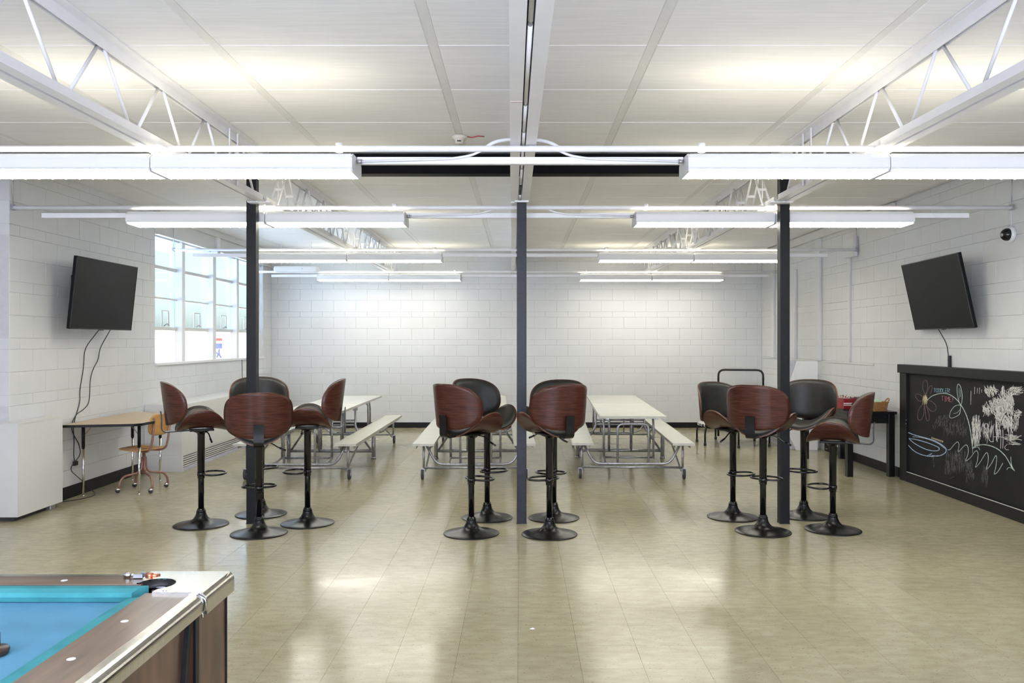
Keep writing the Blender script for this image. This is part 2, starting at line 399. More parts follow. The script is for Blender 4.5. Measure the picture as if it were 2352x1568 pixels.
wb = struct('wall_back', MB().box((XL - .25, YB + .006, 0), (XR + .25, YB + .2, ZC + .1)), 'mortar')
block_wall('back', (0, YB, 0), (1, 0, 0), (0, -1, 0), XL, XR, 2.53, rank=lambda t: (-(t[1] - t[0]) * (t[3] - t[2]) > -.05, t[3] > 2.7, abs(t[0])), shell=wb)
wl = MB()
wl.box((XL - .25, YL, 0), (XL - .006, WY0, ZC + .1)); wl.box((XL - .25, WY1, 0), (XL - .006, YB + .2, ZC + .1))
wl.box((XL - .25, WY0, 0), (XL - .006, WY1, WZ0)); wl.box((XL - .25, WY0, WZ1), (XL - .006, WY1, ZC + .1))
wl = struct('wall_left', wl, 'mortar')
block_wall('left', (XL, 0, 0), (0, 1, 0), (1, 0, 0), YL + .006, YB, 7.40, holes=((WY0, WY1, WZ0, ZC),), rank=lambda t: t[0], shell=wl)
wr = struct('wall_right', MB().box((XR + .006, YF, 0), (XR + .25, YB + .2, ZC + .1)), 'mortar')
block_wall('right', (XR, 0, 0), (0, 1, 0), (-1, 0, 0), 3.0, YB, 7.55, rank=lambda t: (t[1] < 7.1, t[0]), shell=wr)
wc = struct('wall_corner', MB().box((XF, YL + .006, 0), (XL - .25, YL + .2, ZC + .1)).box((XL - .25, YL + .006, 0), (XL - .006, YL + .02, ZC + .1)), 'mortar')
block_wall('corner', (0, YL, 0), (1, 0, 0), (0, -1, 0), XF, XL, -4.75, rank=lambda t: -t[0], shell=wc)
struct('wall_side', MB().box((XF - .2, YF, 0), (XF, YL + .2, ZC + .1)), 'wall')
struct('wall_front', MB().box((XF - .2, YF - .2, 0), (XR + .25, YF, ZC + .1)), 'wall')
hd = struct('trim_1', MB().box((XL - .01, WY0 - .02, WZ1), (XL + .012, YB - .01, ZC - .004)).box((XL - .01, WY0 - .02, WZ1 - .02), (XL + .05, YB - .01, WZ1)).box((XL, WY0, ZC - .09), (XL + .06, YB - .01, ZC - .002)), 'cream')
struct('trim_2', MB().box((XR - .05, WY0 - .6, ZC - .13), (XR - .002, YB - .01, ZC - .003), bev=.01).box((XR - .014, WY0, WZ0 - .018), (XR - .001, YB - .02, WZ0 + .004), bev=.004), 'cream')

# ceiling: panels between flat strips
ce = struct('ceiling', MB().box((XF - .2, YF - .2, ZC + .012), (XR + .2, YB + .2, ZC + .2)), 'strip')
SXS = [-0.486 + 1.222 * k for k in range(-5, 6)]
PY, PY0 = 0.815, 4.617
cache = {}
for i in range(len(SXS) - 1):
    xa, xb = max(SXS[i] + .026, XF), min(SXS[i + 1] - .026, XR)
    if xb - xa < .1: continue
    for j in range(-9, 15):
        ya, yb = max(PY0 + j * PY, YF), min(PY0 + (j + 1) * PY, YB)
        if yb - ya < .1 or (ya > YL + .3 and xb < XL): continue
        key = (round(xb - xa, 3), round(yb - ya, 3))
        if key not in cache:
            w, d = key[0] / 2, key[1] / 2 - .002; c = .006
            vs_ = [(-w, -d, .02), (w, -d, .02), (w, d, .02), (-w, d, .02), (-w, -d, c), (w, -d, c), (w, d, c), (-w, d, c), (-w + c, -d + c, 0), (w - c, -d + c, 0), (w - c, d - c, 0), (-w + c, d - c, 0)]
            ff = [(11, 10, 9, 8), (0, 1, 2, 3)] + [(i_, (i_ + 1) % 4, 4 + (i_ + 1) % 4, 4 + i_) for i_ in range(4)] + [(4 + i_, 4 + (i_ + 1) % 4, 8 + (i_ + 1) % 4, 8 + i_) for i_ in range(4)]
            cache[key] = MB().add(vs_, ff).mesh('panel', 'ceil')
        o = link('panel', cache[key], ce); o.location = ((xa + xb) / 2, (ya + yb) / 2, ZC)
sm = MB().box((-.026, YF, ZC + .003), (.026, YB, ZC + .02)).mesh('strip', 'strip')
for x in SXS:
    if XF < x < XR: o = link('strip', sm, ce); o.location = (x, 0, 0)

# black vinyl base along the walls
struct('baseboard_left', MB().box((XL, 8.16, 0), (XL + .012, 10.2, .125), bev=.003), 'base')
struct('baseboard_back', MB().box((XL, YB - .012, 0), (XR, YB, .10), bev=.003), 'base')
struct('baseboard_right', MB().box((XR - .012, 9.58, 0), (XR, 12.1, .115), bev=.003), 'base')

# window in the left wall: three rows of panes over film-covered lights
wn = struct('window_1', MB().box((XL - .2, WY0, WZ0 - .02), (XL + .03, WY1, WZ0 + .012), bev=.004).box((XL - .2, WY0, WZ1 - .03), (XL - .06, WY1, WZ1)), 'white')
MULL = [11.36, 12.51, 13.54, 14.62]
edges = [WY0] + MULL + [WY1]
for k, y in enumerate(MULL):
    w = .062 if k == 1 else .05
    MB().box((XL - .19, y - w, WZ0), (XL - .02, y + w, WZ1), bev=.008).build('mullion', 'white', wn)
MB().box((XL - .06, 12.44, WZ1 - .05), (XL + .05, 12.56, ZC), bev=.006).build('post', 'white', wn)
ZR = [WZ0, 1.765, 2.16, 2.56, WZ1 - .03]
for k in range(len(edges) - 1):
    a = edges[k] + (0 if k == 0 else .05); b = edges[k + 1] - (.05 if k < len(edges) - 2 else 0)
    for j in range(4):
        z0, z1 = ZR[j], ZR[j + 1]
        if b - a < .02: continue
        m_ = 'film' if j == 0 else 'glass'
        MB().box((XL - .125, a, z0), (XL - .119, b, z1)).build('pane', m_, wn)
        t_ = .022 if j in (1, 3) else .012
        if j: MB().box((XL - .15, a, z0 - t_), (XL - .09, b, z0 + t_), bev=.004).build('transom', 'cream', wn)
    if b - a > .5:   # hopper catch: a small upright frame with its handle
        yc = a + (b - a) * .55
        fr = MB(); fr.tube([(XL - .085, yc - .10, 1.80), (XL - .085, yc - .10, 2.00), (XL - .085, yc + .10, 2.00), (XL - .085, yc + .10, 1.80)], .010, 6)
        fr = fr.build('catch_frame', 'cream', wn)
        MB().tube([(XL - .07, yc - .06, 1.80), (XL - .06, yc, 1.83), (XL - .06, yc + .06, 1.81)], .008, 6).build('catch_handle', 'zinc', wn)

# walled-up window in the right wall: posts that still stand proud of the blocks
w2 = struct('window_2', MB().box((XR - .03, WY0 + .72, WZ0), (XR - .001, 11.20, 2.72), bev=.006), 'wall')
for y, w, z1 in ((12.31, .085, ZC - .13), (13.36, .04, 2.75), (14.5, .055, 2.75)):
    MB().box((XR - .045, y - w, WZ0), (XR - .001, y + w, z1), bev=.008).build('post', 'wall', w2)
MB().box((XR - .06, 10.93, 2.72), (XR - .001, 11.25, 2.98), bev=.008).build('junction_box', 'wall', w2)
MB().box((XR - .075, 10.90, 2.72), (XR - .02, 10.93, 2.99)).build('side_plate', 'cream', w2)

# ground outside
g_ = struct('ground', MB().box((-60, -20, -.6), (XL - .3, 60, -.4)), 'outground')

# ------------------------------------------------------------------ steel: columns, header, joists, centre beam
JX = 2.27
col_l = ['black square steel column among the left cluster of bar stools', 'charcoal square steel column in the middle between the two pairs of stools', 'black square steel column in the right cluster of bar stools']
for x, lab, m_, top in ((-2.357, col_l[0], 'blacksteel', 3.06), (0.012, col_l[1], 'bluesteel', 2.812), (2.318, col_l[2], 'blacksteel', 3.06)):
    t = thing('steel_column', lab, 'column', (x, 7.285, 0), 0, 'steel columns across the room')
    MB().box((-.0425, -.0425, .0), (.0425, .0425, top), bev=.004).build('shaft', m_, t)
    MB().box((-.046, -.046, 0), (.046, .046, .006), bev=.002).build('foot_plate', m_, t)
    if x > -1 and x < 1: MB().box((-.062, -.075, top), (.062, .06, top + .014), bev=.003).build('cap_plate', 'whitesteel', t)
t = thing('header_beam', 'long black steel beam across the ceiling above the columns', 'beam', (0, 7.285, 3.06))
MB().box((XL + .02, -.05, .012), (XR - .02, .05, .178), bev=.004).build('web', 'deadblack', t)
MB().box((XL + .02, -.065, 0), (XR - .02, .065, .012)).build('flange', 'deadblack', t)

def joist(lab, sx, y0, y1, ytop, double):
    x = sx * JX
    t = thing('roof_joist', lab, 'joist', (x, y0, 0), 0, 'white steel roof joists')
    zb = lambda y: 2.802 - (.006 * (7.2 - y) if y < 7.2 else 0)
    ya, yb = 0.0, y1 - y0
    w = .062
    tc = MB()
    for s in (-1, 1):
        tc.box((s * .012, ya, 3.238), (s * (w + .012), yb, 3.248)); tc.box((s * .012, ya, 3.18), (s * .020, yb, 3.24))
    tc.build('top_chord', 'whitesteel', t)
    bc = MB()
    for s in (-1, 1):
        a, b = zb(y0), zb(y1)
        for (xa, xb, z0, z1) in ((.010, .074, 0, .008), (.010, .018, .008, .078)):
            vs_ = [(s * xa, ya, a + z0), (s * xb, ya, a + z0), (s * xb, yb, b + z0), (s * xa, yb, b + z0), (s * xa, ya, a + z1), (s * xb, ya, a + z1), (s * xb, yb, b + z1), (s * xa, yb, b + z1)]
            bc.add(vs_, [(0, 3, 2, 1), (4, 5, 6, 7), (0, 1, 5, 4), (1, 2, 6, 5), (2, 3, 7, 6), (3, 0, 4, 7)])
    bc.build('bottom_chord', 'whitesteel', t)
    k = 0; P = .745
    tops = []
    y = ytop
    while y - P > y0 + .2: y -= P
    while y < y1 - .12:
        tops.append(y); y += P
    for y in tops:
        for d in (-1, 1):
            yt, yb_ = y + d * .035 - y0, y + d * (P / 2 - .035) - y0
            if yb_ < .05 or yb_ > y1 - y0 - .05: continue
            zt, z0 = 3.19, zb(y0 + yb_) + .045
            if double:
                m_ = MB()
                for s in (-1, 1): m_.tube([(s * .035, yt, zt), (s * .035, yb_, z0)], .010, 6)
                mid = ((yt + yb_) / 2, (zt + z0) / 2); m_.box((-.035, mid[0] - .012, mid[1] - .012), (.035, mid[0] + .012, mid[1] + .012))
                m_.build('web_bar', 'whitesteel', t)
                if d < 0: MB().tube([(0, yt + d * .16, zt), (0, yt + d * .16, z0)], .005, 6).build('hanger', 'whitesteel', t)
            else:
                MB().tube([(0, yt, zt), (0, yb_, z0)], .0098, 8).build('web_bar', 'whitesteel', t)
    return t
t = joist('nearer white open-web roof joist on the left, ending at the left column', -1, 0.2, 7.23, 4.48, False)
for y in (6.37, 6.55): MB().box((.03, y - .2 - .014, 2.80), (.04, y - .2 + .014, 3.24)).build('hanger', 'whitesteel', t)
MB().box((-.085, 6.93, 2.795), (.11, 7.028, 2.808), bev=.003).build('seat_plate', 'whitesteel', t)
t = joist('nearer white open-web roof joist on the right, ending at the right column', 1, 0.2, 7.23, 4.48, False)
for y in (6.37, 6.55): MB().box((-.04, y - .2 - .014, 2.80), (-.03, y - .2 + .014, 3.24)).build('hanger', 'whitesteel', t)
MB().box((-.11, 6.93, 2.795), (.085, 7.028, 2.808), bev=.003).build('seat_plate', 'whitesteel', t)
joist('farther white roof joist on the left, between the left column and back wall', -1, 7.35, YB - .02, 7.95, True)
joist('farther white roof joist on the right, between the right column and back wall', 1, 7.35, YB - .02, 7.95, True)

t = thing('ceiling_beam', 'white double-channel steel beam running overhead along the middle of the room', 'beam', (-.004, 7.24, 0), math.radians(.62))
for s in (-1, 1):
    m_ = MB().box((s * .016, -7.0, 2.826), (s * .082, -.02, 2.838), bev=.002).box((s * .016, -7.0, 2.838), (s * .024, -.02, ZC - .013)).box((s * .016, -7.0, ZC - .012), (s * .082, -.02, ZC - .001))
    m_.build('channel', 'whitesteel', t)
    m_ = MB().box((s * .016, .10, 2.826), (s * .078, 7.95, 2.838), bev=.002).box((s * .016, .1, 2.838), (s * .024, 7.95, ZC - .013))
    m_.build('channel', 'whitesteel', t)
for a, b in ((-6.9, -4.05), (-4.0, -2.95), (-2.9, -2.38), (-2.34, -2.0), (-1.97, -1.35), (-1.3, -.72), (-.24, -.03)):
    m_ = MB().tube([(.0, a, 2.838), (0, b, 2.838)], .0105, 10).build('conduit', 'white', t)
for y in (-4.02, -2.925, -2.36, -1.985, -1.325):
    MB().tube([(.0, y - .022, 2.839), (0, y + .022, 2.839)], .0095, 8).build('coupling', 'zinc', t)
MB().box((-.012, -.66, 2.83), (.010, -.27, 2.842), bev=.003).build('slot_cover', 'blacksteel', t)
for y, s in ((-4.35, -1), (-3.0, -1), (-2.05, -1)):
    MB().box((s * .018, y - .006, 2.8245), (s * .08, y + .006, 2.827)).build('paint_mark', mat('faded_red_mark', (0.75, 0.55, 0.57, 1), .6, var=.1), t)

# ------------------------------------------------------------------ fluorescent lamps on rails
ROWY = [5.22, 7.50, 10.95, 14.40]
row_word = ['first lamp row nearest the camera', 'second lamp row just behind the columns', 'third lamp row', 'fourth lamp row by the back wall']
ZS = 2.765
FL = 1.238
def make_lamp():
    t = thing('fluorescent_lamp', 'lamp', 'lamp', (0, 0, 0), 0)
    h = FL / 2 - .012
    prof = [(-.122, -.010), (-.134, -.018), (-.148, -.04), (-.150, -.098), (-.144, -.106)]
    for s in (-1, 1):
        m_ = MB(); P = [(s * a, b) for a, b in prof]; Q = [(math.copysign(abs(a) - .004, a), b - .002) for a, b in P]
        n = len(P); vs_ = []
        for X in (-h, h): vs_ += [(X, a, b) for a, b in P] + [(X, a, b) for a, b in Q]
        o = 2 * n; fs_ = []
        for i in range(n - 1):
            fs_ += [(i, i + 1, o + i + 1, o + i), (n + i, n + i + 1, o + n + i + 1, o + n + i)]
        fs_ += [(n - 1, 2 * n - 1, o + 2 * n - 1, o + n - 1), (0, n, o + n, o)]
        for e in (0, o): fs_ += [(e + i, e + i + 1, e + n + i + 1, e + n + i) for i in range(n - 1)]
        m_.add(vs_[0:], fs_)
        if s > 0: m_.build('side_panel', 'white', t)
        else: m_.build('side_panel', 'white', t)
    for s in (-1, 1):
        poly = [(-.152, -.10), (-.150, -.038), (-.106, -.009), (.106, -.009), (.150, -.038), (.152, -.10), (.135, -.122), (-.135, -.122)]
        MB().prism(poly, s * h, s * (h + .011), axis='X').build('end_cap', 'white', t)
    MB().box((-h, -.05, -.03), (h, .05, 0), bev=.003).build('ballast_tray', 'white', t)
    for s in (-1, 1): MB().tube([(-h + .03, s * .082, -.03), (h - .03, s * .085, -.03)], .018, 10).build('lamp_tube', 'tube', t)
    MB().box((-h, -.142, -.082), (h, .142, -.078)).build('lens_light_block', 'white', t)  # opaque sheet added to keep the lens from lighting the ceiling
    m_ = MB(); vs_ = [(X, a, b) for X in (-h, h) for a, b in ((-.144, -.104), (-.128, -.117), (.128, -.117), (.144, -.104), (.125, -.105), (-.125, -.105))]
    fs_ = [(i, (i + 1) % 6, 6 + (i + 1) % 6, 6 + i) for i in range(6)] + [(5, 4, 3, 2, 1, 0), (6, 7, 8, 9, 10, 11)]
    m_.add(vs_, fs_).build('lens', 'lens', t)
    m_ = MB()
    for k in range(14):
        x = -h + (k + .5) * 2 * h / 14
        m_.add([(x - .003, -.132, -.1165), (x + .003, -.132, -.1165), (x + .003, .132, -.1165), (x - .003, .132, -.1165), (x - .002, -.128, -.123), (x + .002, -.128, -.123), (x + .002, .128, -.123), (x - .002, .128, -.123)],
               [(0, 3, 2, 1), (4, 5, 6, 7), (0, 1, 5, 4), (1, 2, 6, 5), (2, 3, 7, 6), (3, 0, 4, 7)])
    m_.build('louver', 'louver', t)
    return t
proto = None
side_word = ['outer lamp on the left, {}', 'inner lamp on the left, {}', 'inner lamp on the right, {}', 'outer lamp on the right, {}']
for r, Y in enumerate(ROWY):
    for k, x in enumerate((-JX - FL / 2 - .002, -JX + FL / 2 + .002, JX - FL / 2 - .002, JX + FL / 2 + .002)):
        if proto is None: proto = make_lamp(); o = proto
        else: o = copy_tree(proto)
        o.location = (x, Y, ZS)
        tag(o, 'white fluorescent ' + side_word[k].format(row_word[r]), 'lamp', 'fluorescent lamps in four rows')
    t = thing('lamp_rail', 'white steel rail and pipe carrying the ' + row_word[r], 'rail', (0, Y, ZS), 0, 'rails carrying the lamps')
    xa, xb = (XL + .02, XR - .02) if r else (-4.9, XR - .02)
    zp = .036
    MB().tube([(xa, -.05, zp), (xb, -.05, zp)], .0195, 10).build('pipe', 'whitesteel', t)
    sx = .38 if r in (1, 2) else .12
    half = 2 * FL / 2 + .006
    for a, b in ((xa + .25, -JX - half), (-JX + half, JX - half), (JX + half, xb - sx)):
        if b - a > .05: MB().box((a, -.021, -.052), (b, .021, -.008), bev=.003).build('channel', 'whitesteel', t)
    for s in (-1, 1):
        xw = (xa + .012) if s < 0 else (xb - .012)
        MB().tube([(xw, -.05, zp - .02), (xw, -.05, ZC - ZS)], .004, 6).build('hanger', 'zinc', t)
        MB().box((xw - .015, -.07, zp - .022), (xw + .015, -.03, zp + .03), bev=.004).build('bracket', 'zinc', t)
        x1 = s * (JX - FL - .03)   # thin conduit from the lamp end up to the beam
        if r < 2:
            MB().tube([(x1, -.034, -.04), (s * .42, -.034, -.022), (s * .30, -.034, .0), (s * .22, -.034, .04), (s * .09, -.034, .045)], .008, 6, fillet=.1).build('conduit', 'whitesteel', t)
            MB().tube([(x1 + s * .02, -.034, -.04), (x1 - s * .01, -.034, -.04)], .014, 8).build('coupling', 'zinc', t)
        MB().tube([(s * (JX - FL + .1), -.05, zp - .022), (s * (JX - FL + .1), -.05, zp + .034)], .024, 10).build('pipe_clip', 'whitesteel', t)
    if r == 0:
        MB().tube([(-.25, .10, .06), (-.17, .10, .115), (-.09, .10, .13), (.09, .10, .13), (.19, .10, .115), (.28, .10, .06)], .012, 8, fillet=.06).build('arched_conduit', 'whitesteel', t)

t = thing('smoke_detector', 'ivory round smoke detector on the ceiling near the middle beam, red wire beside it', 'detector', (-.49, 6.66, ZC))
MB().lathe([(.062, 0), (.064, -.012), (.056, -.026), (.036, -.034), (.034, -.056), (.028, -.062), (.004, -.064)], 28).build('housing', 'detector', t)
MB().box((-.016, -.0365, -.052), (.016, -.030, -.042)).build('vent_slot', 'cord', t)
MB().tube([(.05, 0, -.004), (.10, .01, -.010), (.15, -.02, -.006), (.2, 0, -.004)], .004, 6).build('wire', 'redwire', t)

t = thing('dome_camera', 'black security dome camera on a white mount high on the right wall', 'camera', (XR, 7.50, 2.565))
MB().lathe([(.070, -.001), (.072, -.02), (.066, -.036), (.058, -.04)], 28, axis='X').build('mount', 'white', t)
MB().lathe([(.058, -.038)] + [(.058 * math.cos(a), -.045 - .056 * math.sin(a)) for a in [i * math.pi / 16 for i in range(8)]] + [(.003, -.101)], 28, axis='X').build('dome', 'gloss', t)
MB().lathe([(.014, -.080), (.016, -.102), (.004, -.104)], 14, axis='X', at=(0, -.008, -.004)).build('lens', 'zinc', t)
MB().tube([(-.01, 0, .06), (-.008, 0, .26)], .004, 6).build('cable', 'white', t)

# white slim unit near the ceiling in the far left corner
t = thing('wall_heater', 'small white rounded unit near the ceiling in the far left corner', 'heater', (-3.72, 13.75, 2.79))
MB().box((-.36, -.10, -.045), (.36, .10, .05), bev=.035).build('casing', 'white', t)
MB().tube([(.12, -.102, .004), (.12, -.10, .004)], .006, 8).build('screw', 'cord', t)
for s in (-1, 1): MB().tube([(s * .25, 0, .045), (s * .25, 0, ZC - 2.79)], .005, 6).build('hanger', 'whitesteel', t)

# ------------------------------------------------------------------ televisions
def television(lab, c, w, h, rz, tilt, wallx):
    t = thing('television', lab, 'television', c, rz, 'wall televisions')
    # local: screen faces -Y, x along the width
    T = Matrix.Rotation(tilt, 4, 'X')
    MB().box((-w / 2, -.012, -h / 2), (w / 2, .022, h / 2), bev=.006, T=T).build('screen', 'tv', t)
    MB().box((-w * .36, .022, -h * .42), (w * .36, .055, h * .22), bev=.012, T=T).build('back_housing', 'blacksteel', t)
    bz = MB()
    for a, b in (((-w / 2, -.015, -h / 2), (w / 2, -.008, -h / 2 + .010)), ((-w / 2, -.015, h / 2 - .007), (w / 2, -.008, h / 2)), ((-w / 2, -.015, -h / 2), (-w / 2 + .007, -.008, h / 2)), ((w / 2 - .007, -.015, -h / 2), (w / 2, -.008, h / 2))):
        bz.box(a, b, T=T)
    bz.build('bezel', 'gloss', t)
    d = wallx
    MB().box((-.20, d - .02, -.20), (.20, d - .002, .20), bev=.004).box((-.04, .05, -.05), (.04, d - .018, .05), bev=.006).build('wall_mount', 'blacksteel', t)
    MB().box((-.03, -.01, -h / 2 - .008), (.03, .012, -h / 2 + .002), T=T).build('sensor_bar', 'gloss', t)
    return t
tv1 = television('black flat television high on the left wall beside the windows', (-4.350, 8.665, 2.075), 1.27, .715, math.radians(90), math.radians(6.0), .25)
tv2 = television('black flat television tilted downwards, high on the right wall above the chalkboard', (4.285, 8.525, 2.085), 1.345, .735, math.radians(-93.5), math.radians(12), .172)

# television cords
def wallpts(path, X): return [Vector((X, (X * FPX) / (px - VX), CAM_H - (py - VY) * ((X * FPX) / (px - VX)) / FPX)) for px, py in path]
def cord(tv, pts, r=.0045, plug=None):
    inv = Matrix.LocRotScale(tv.location, tv.rotation_euler, None).inverted()
    o = MB().tube(pts, r, 6, fillet=.08).build('power_cord', 'cord', tv); o.matrix_parent_inverse = inv
    if plug: MB().box(plug[0], plug[1], bev=.004).build('plug', 'cord', o)
p1 = wallpts([(200, 765), (194, 800), (192, 845), (186, 880), (183, 900), (184, 920), (179, 940), (173, 958), (168, 980), (170, 1000), (170, 1025), (169, 1045), (172, 1062)], -4.592)
p1[0] = Vector((-4.45, p1[0].y, 1.74))
cord(tv1, p1, plug=((-4.599, p1[-1].y - .03, p1[-1].z - .03), (-4.572, p1[-1].y + .03, p1[-1].z + .015)))
p2 = wallpts([(227, 765), (229, 800), (226, 826), (214, 846), (207, 870), (206, 910), (203, 928), (190, 942), (176, 950), (166, 968), (164, 985), (171, 1002), (182, 1020)], -4.585)
p2[0] = Vector((-4.45, p2[0].y, 1.74))
q = p2[-1]
p2 += [Vector((-4.58, q.y + .02, .42)), Vector((-4.57, q.y - .22, .30)), Vector((-4.56, q.y + .02, .14)), Vector((-4.5, q.y + .1, .03)), Vector((-4.42, q.y + .02, .006)), Vector((-4.40, q.y - .16, .006)), Vector((-4.48, q.y - .32, .006)), Vector((-4.55, q.y - .38, .006))]
cord(tv1, p2)
p3 = wallpts([(2174, 752), (2175, 790), (2178, 815), (2181, 830)], XR - .012); p3[0] = Vector((4.36, p3[0].y, 1.73))
cord(tv2, p3 + [Vector((XR - .03, p3[-1].y, 1.40))])
t = tag(MB().box((XR - .022, p3[-1].y - .022, 1.24), (XR - .001, p3[-1].y + .022, 1.45), bev=.005).build('cord_cover', 'blacksteel'), 'black plastic cord cover on the right wall above the chalkboard', 'cover')

# ------------------------------------------------------------------ bar stools
def sheet(outline_a, outline_b, ex, mapf, t0, t1, rings=8, seg=44, roll=False, rim=None):
    """closed bent sheet: superellipse outline mapped by mapf(s, v) -> (point, normal); from offset t0 to t1 along the normal"""
    mb = MB(); A = []; B = []
    def P(r, k):
        a = 2 * math.pi * k / seg; c, s_ = math.cos(a), math.sin(a)
        return r * outline_a * math.copysign(abs(c) ** (2 / ex), c), r * outline_b * math.copysign(abs(s_) ** (2 / ex), s_)
    for side, t in ((0, t0), (1, t1)):
        ids = []
        for i in range(rings + 1):
            r = i / rings; row = []
            for k in range(seg if i else 1):
                s_, v = P(r, k); tt = t
                if roll and side: tt = t0 + (t1 - t0) * math.sqrt(max(0.0, 1 - (r ** 6) * .96))
                p, n_ = mapf(s_, v); row.append(len(mb.v)); mb.v.append(tuple(p + n_ * tt))
            ids.append(row)
        (A if side == 0 else B).extend(ids)
    for ids in (A, B):
        for k in range(seg): mb.face((ids[0][0], ids[1][k], ids[1][(k + 1) % seg]), 0, True)
        for i in range(1, rings):
            for k in range(seg): mb.face((ids[i][k], ids[i + 1][k], ids[i + 1][(k + 1) % seg], ids[i][(k + 1) % seg]), 0, True)
    for k in range(seg): mb.face((A[-1][k], A[-1][(k + 1) % seg], B[-1][(k + 1) % seg], B[-1][k]), 1 if rim else 0, False)
    return mb
RS = .285
def seat_map(s_, v):      # s across the sitter, v along; sides curl up, front and back edges droop a little
    th = s_ / RS
    zz = -.030 * (v / .21) ** 2 * (1 - .4 * min(1, abs(s_) / .3))
    return Vector((v, RS * math.sin(th), RS * (1 - math.cos(th)) + zz)), Vector((0, -math.sin(th), math.cos(th)))
RB = .290
def back_map(s_, v):      # s around the sitter, v up; sides wrap forward, leaning back slightly
    th = s_ / RB; x = RB * (1 - math.cos(th)); lean = -.055 * (v / .18)
    return Vector((x + lean * .4, RB * math.sin(th), v)), Vector((math.cos(th), -math.sin(th), .05)).normalized()
def make_stool():
    t = thing('bar_stool', 'stool', 'stool')
    MB().lathe([(.228, 0), (.231, .002), (.231, .006), (.226, .009), (.19, .015), (.14, .024), (.105, .034), (.078, .047), (.058, .066), (.045, .090), (.040, .108), (.038, .120)], 56).build('base', 'satin', t)
    MB().lathe([(.040, .116), (.040, .124), (.034, .130), (.033, .142), (.026, .146)], 28).build('collar', 'gloss', t)
    MB().tube([(0, 0, .13), (0, 0, .70)], .0250, 24).build('lower_tube', 'gloss', t)
    up = []
    def mv(o): up.append(o); return o
    mv(MB().lathe([(.0265, .395), (.0305, .398), (.0305, .775), (.036, .79), (.055, .800), (.07, .806), (.07, .812)], 24).build('upper_tube', 'gloss', t))
    # oval foot rest joined to the sleeve
    ring = []
    for k in range(32):
        a = 2 * math.pi * k / 32; ring.append((.108 + .098 * math.cos(a), .135 * math.sin(a) * (1 - .12 * math.cos(a)), .435))
    fr = MB().tube(ring, .0088, 10, closed=True).tube([(.0, 0, .435), (.02, 0, .435)], .012, 8).lathe([(.034, .42), (.034, .45)], 24)
    mv(fr.build('footrest', 'gloss', t))
    sh = sheet(.325, .212, 2.25, lambda a, b: (lambda q: (q[0] + Vector((0, 0, .845)), q[1]))(seat_map(a, b)), -.009, 0, rim=True)
    mv(sh.build('seat_shell', ['walnut', 'ply'], t))
    pad = sheet(.318, .205, 2.25, lambda a, b: (lambda q: (q[0] + Vector((0, 0, .845)), q[1]))(seat_map(a, b)), 0.0, .036, roll=True)
    mv(pad.build('seat_pad', 'leather', t))
    BX, BZ = -.298, 1.060
    sh = sheet(.330, .186, 2.45, lambda a, b: (lambda q: (q[0] + Vector((BX, 0, BZ)), q[1]))(back_map(a, b)), -.009, 0, rim=True)
    mv(sh.build('back_shell', ['walnut', 'ply'], t))
    pad = sheet(.324, .180, 2.45, lambda a, b: (lambda q: (q[0] + Vector((BX, 0, BZ)), q[1]))(back_map(a, b)), 0.0, .030, roll=True)
    mv(pad.build('back_pad', 'leather', t))
    br = MB(); path = [(-.02, .822), (-.20, .815), (-.295, .812), (-.318, .835), (-.316, .93), (-.324, .992)]
    P = filleted([Vector((a, 0, b)) for a, b in path], .03); w = .039; th = .0045
    vs_ = []
    for i, p in enumerate(P):
        d = (P[min(i + 1, len(P) - 1)] - P[max(i - 1, 0)]).normalized(); n_ = Vector((-d.z, 0, d.x))
        for y, s_ in ((-w, -1), (w, -1), (w, 1), (-w, 1)): vs_.append(Vector((p.x, y, p.z)) + n_ * th * s_)
    fs_ = []
    for i in range(len(P) - 1):
        for k in range(4): fs_.append((4 * i + k, 4 * i + (k + 1) % 4, 4 * i + 4 + (k + 1) % 4, 4 * i + 4 + k))
    fs_ += [(3, 2, 1, 0), tuple(4 * (len(P) - 1) + k for k in range(4))]
    mv(br.add(vs_, fs_).build('back_bracket', 'satin', t))
    mv(MB().box((-.10, -.085, .812), (.10, .085, .830), bev=.006).build('seat_plate', 'satin', t))
    mv(MB().tube([(.02, -.03, .808), (.05, -.10, .800), (.06, -.15, .76), (.065, -.205, .735)], .0055, 8, fillet=.03).tube([(.06, -.165, .754), (.066, -.215, .731)], .0085, 8).build('height_lever', 'gloss', t))
    return t
stools = [  # floor x, y, seat height, facing (deg), label
    (462, 1205, .816, 26, 'walnut bar stool of the left cluster with its back to the left wall'),
    (595, 1225, .750, 107, 'lowered walnut bar stool in front of the left column, walnut back towards the camera'),
    (706.5, 1202, .831, 191, 'walnut bar stool of the left cluster facing left, before the white bench table'),
    (600, 1181, .820, -66, 'walnut bar stool hidden behind the left column, black padded front showing'),
    (1082.6, 1225, .818, 48, 'walnut bar stool left of the middle column, wood back turned to the camera'),
    (1119, 1189, .812, -49, 'bar stool left of the middle column, black padded front showing past another stool'),
    (1262, 1227, .820, 119, 'walnut bar stool right of the middle column, wood back turned to the camera'),
    (1272, 1189.5, .800, -108, 'bar stool almost hidden behind the one right of the middle column'),
    (1683.5, 1187.6, .780, -60, 'bar stool of the right cluster beside the trampoline, black padded front showing'),
    (1752.5, 1221, .808, 55, 'walnut bar stool in front of the right column, wood back turned to the camera'),
    (1846, 1184.8, .800, -122, 'bar stool just right of the right column with black padded front towards the camera'),
    (1913, 1217, .736, 156, 'lowered walnut bar stool nearest the chalkboard, facing left'),
]
proto = make_stool()
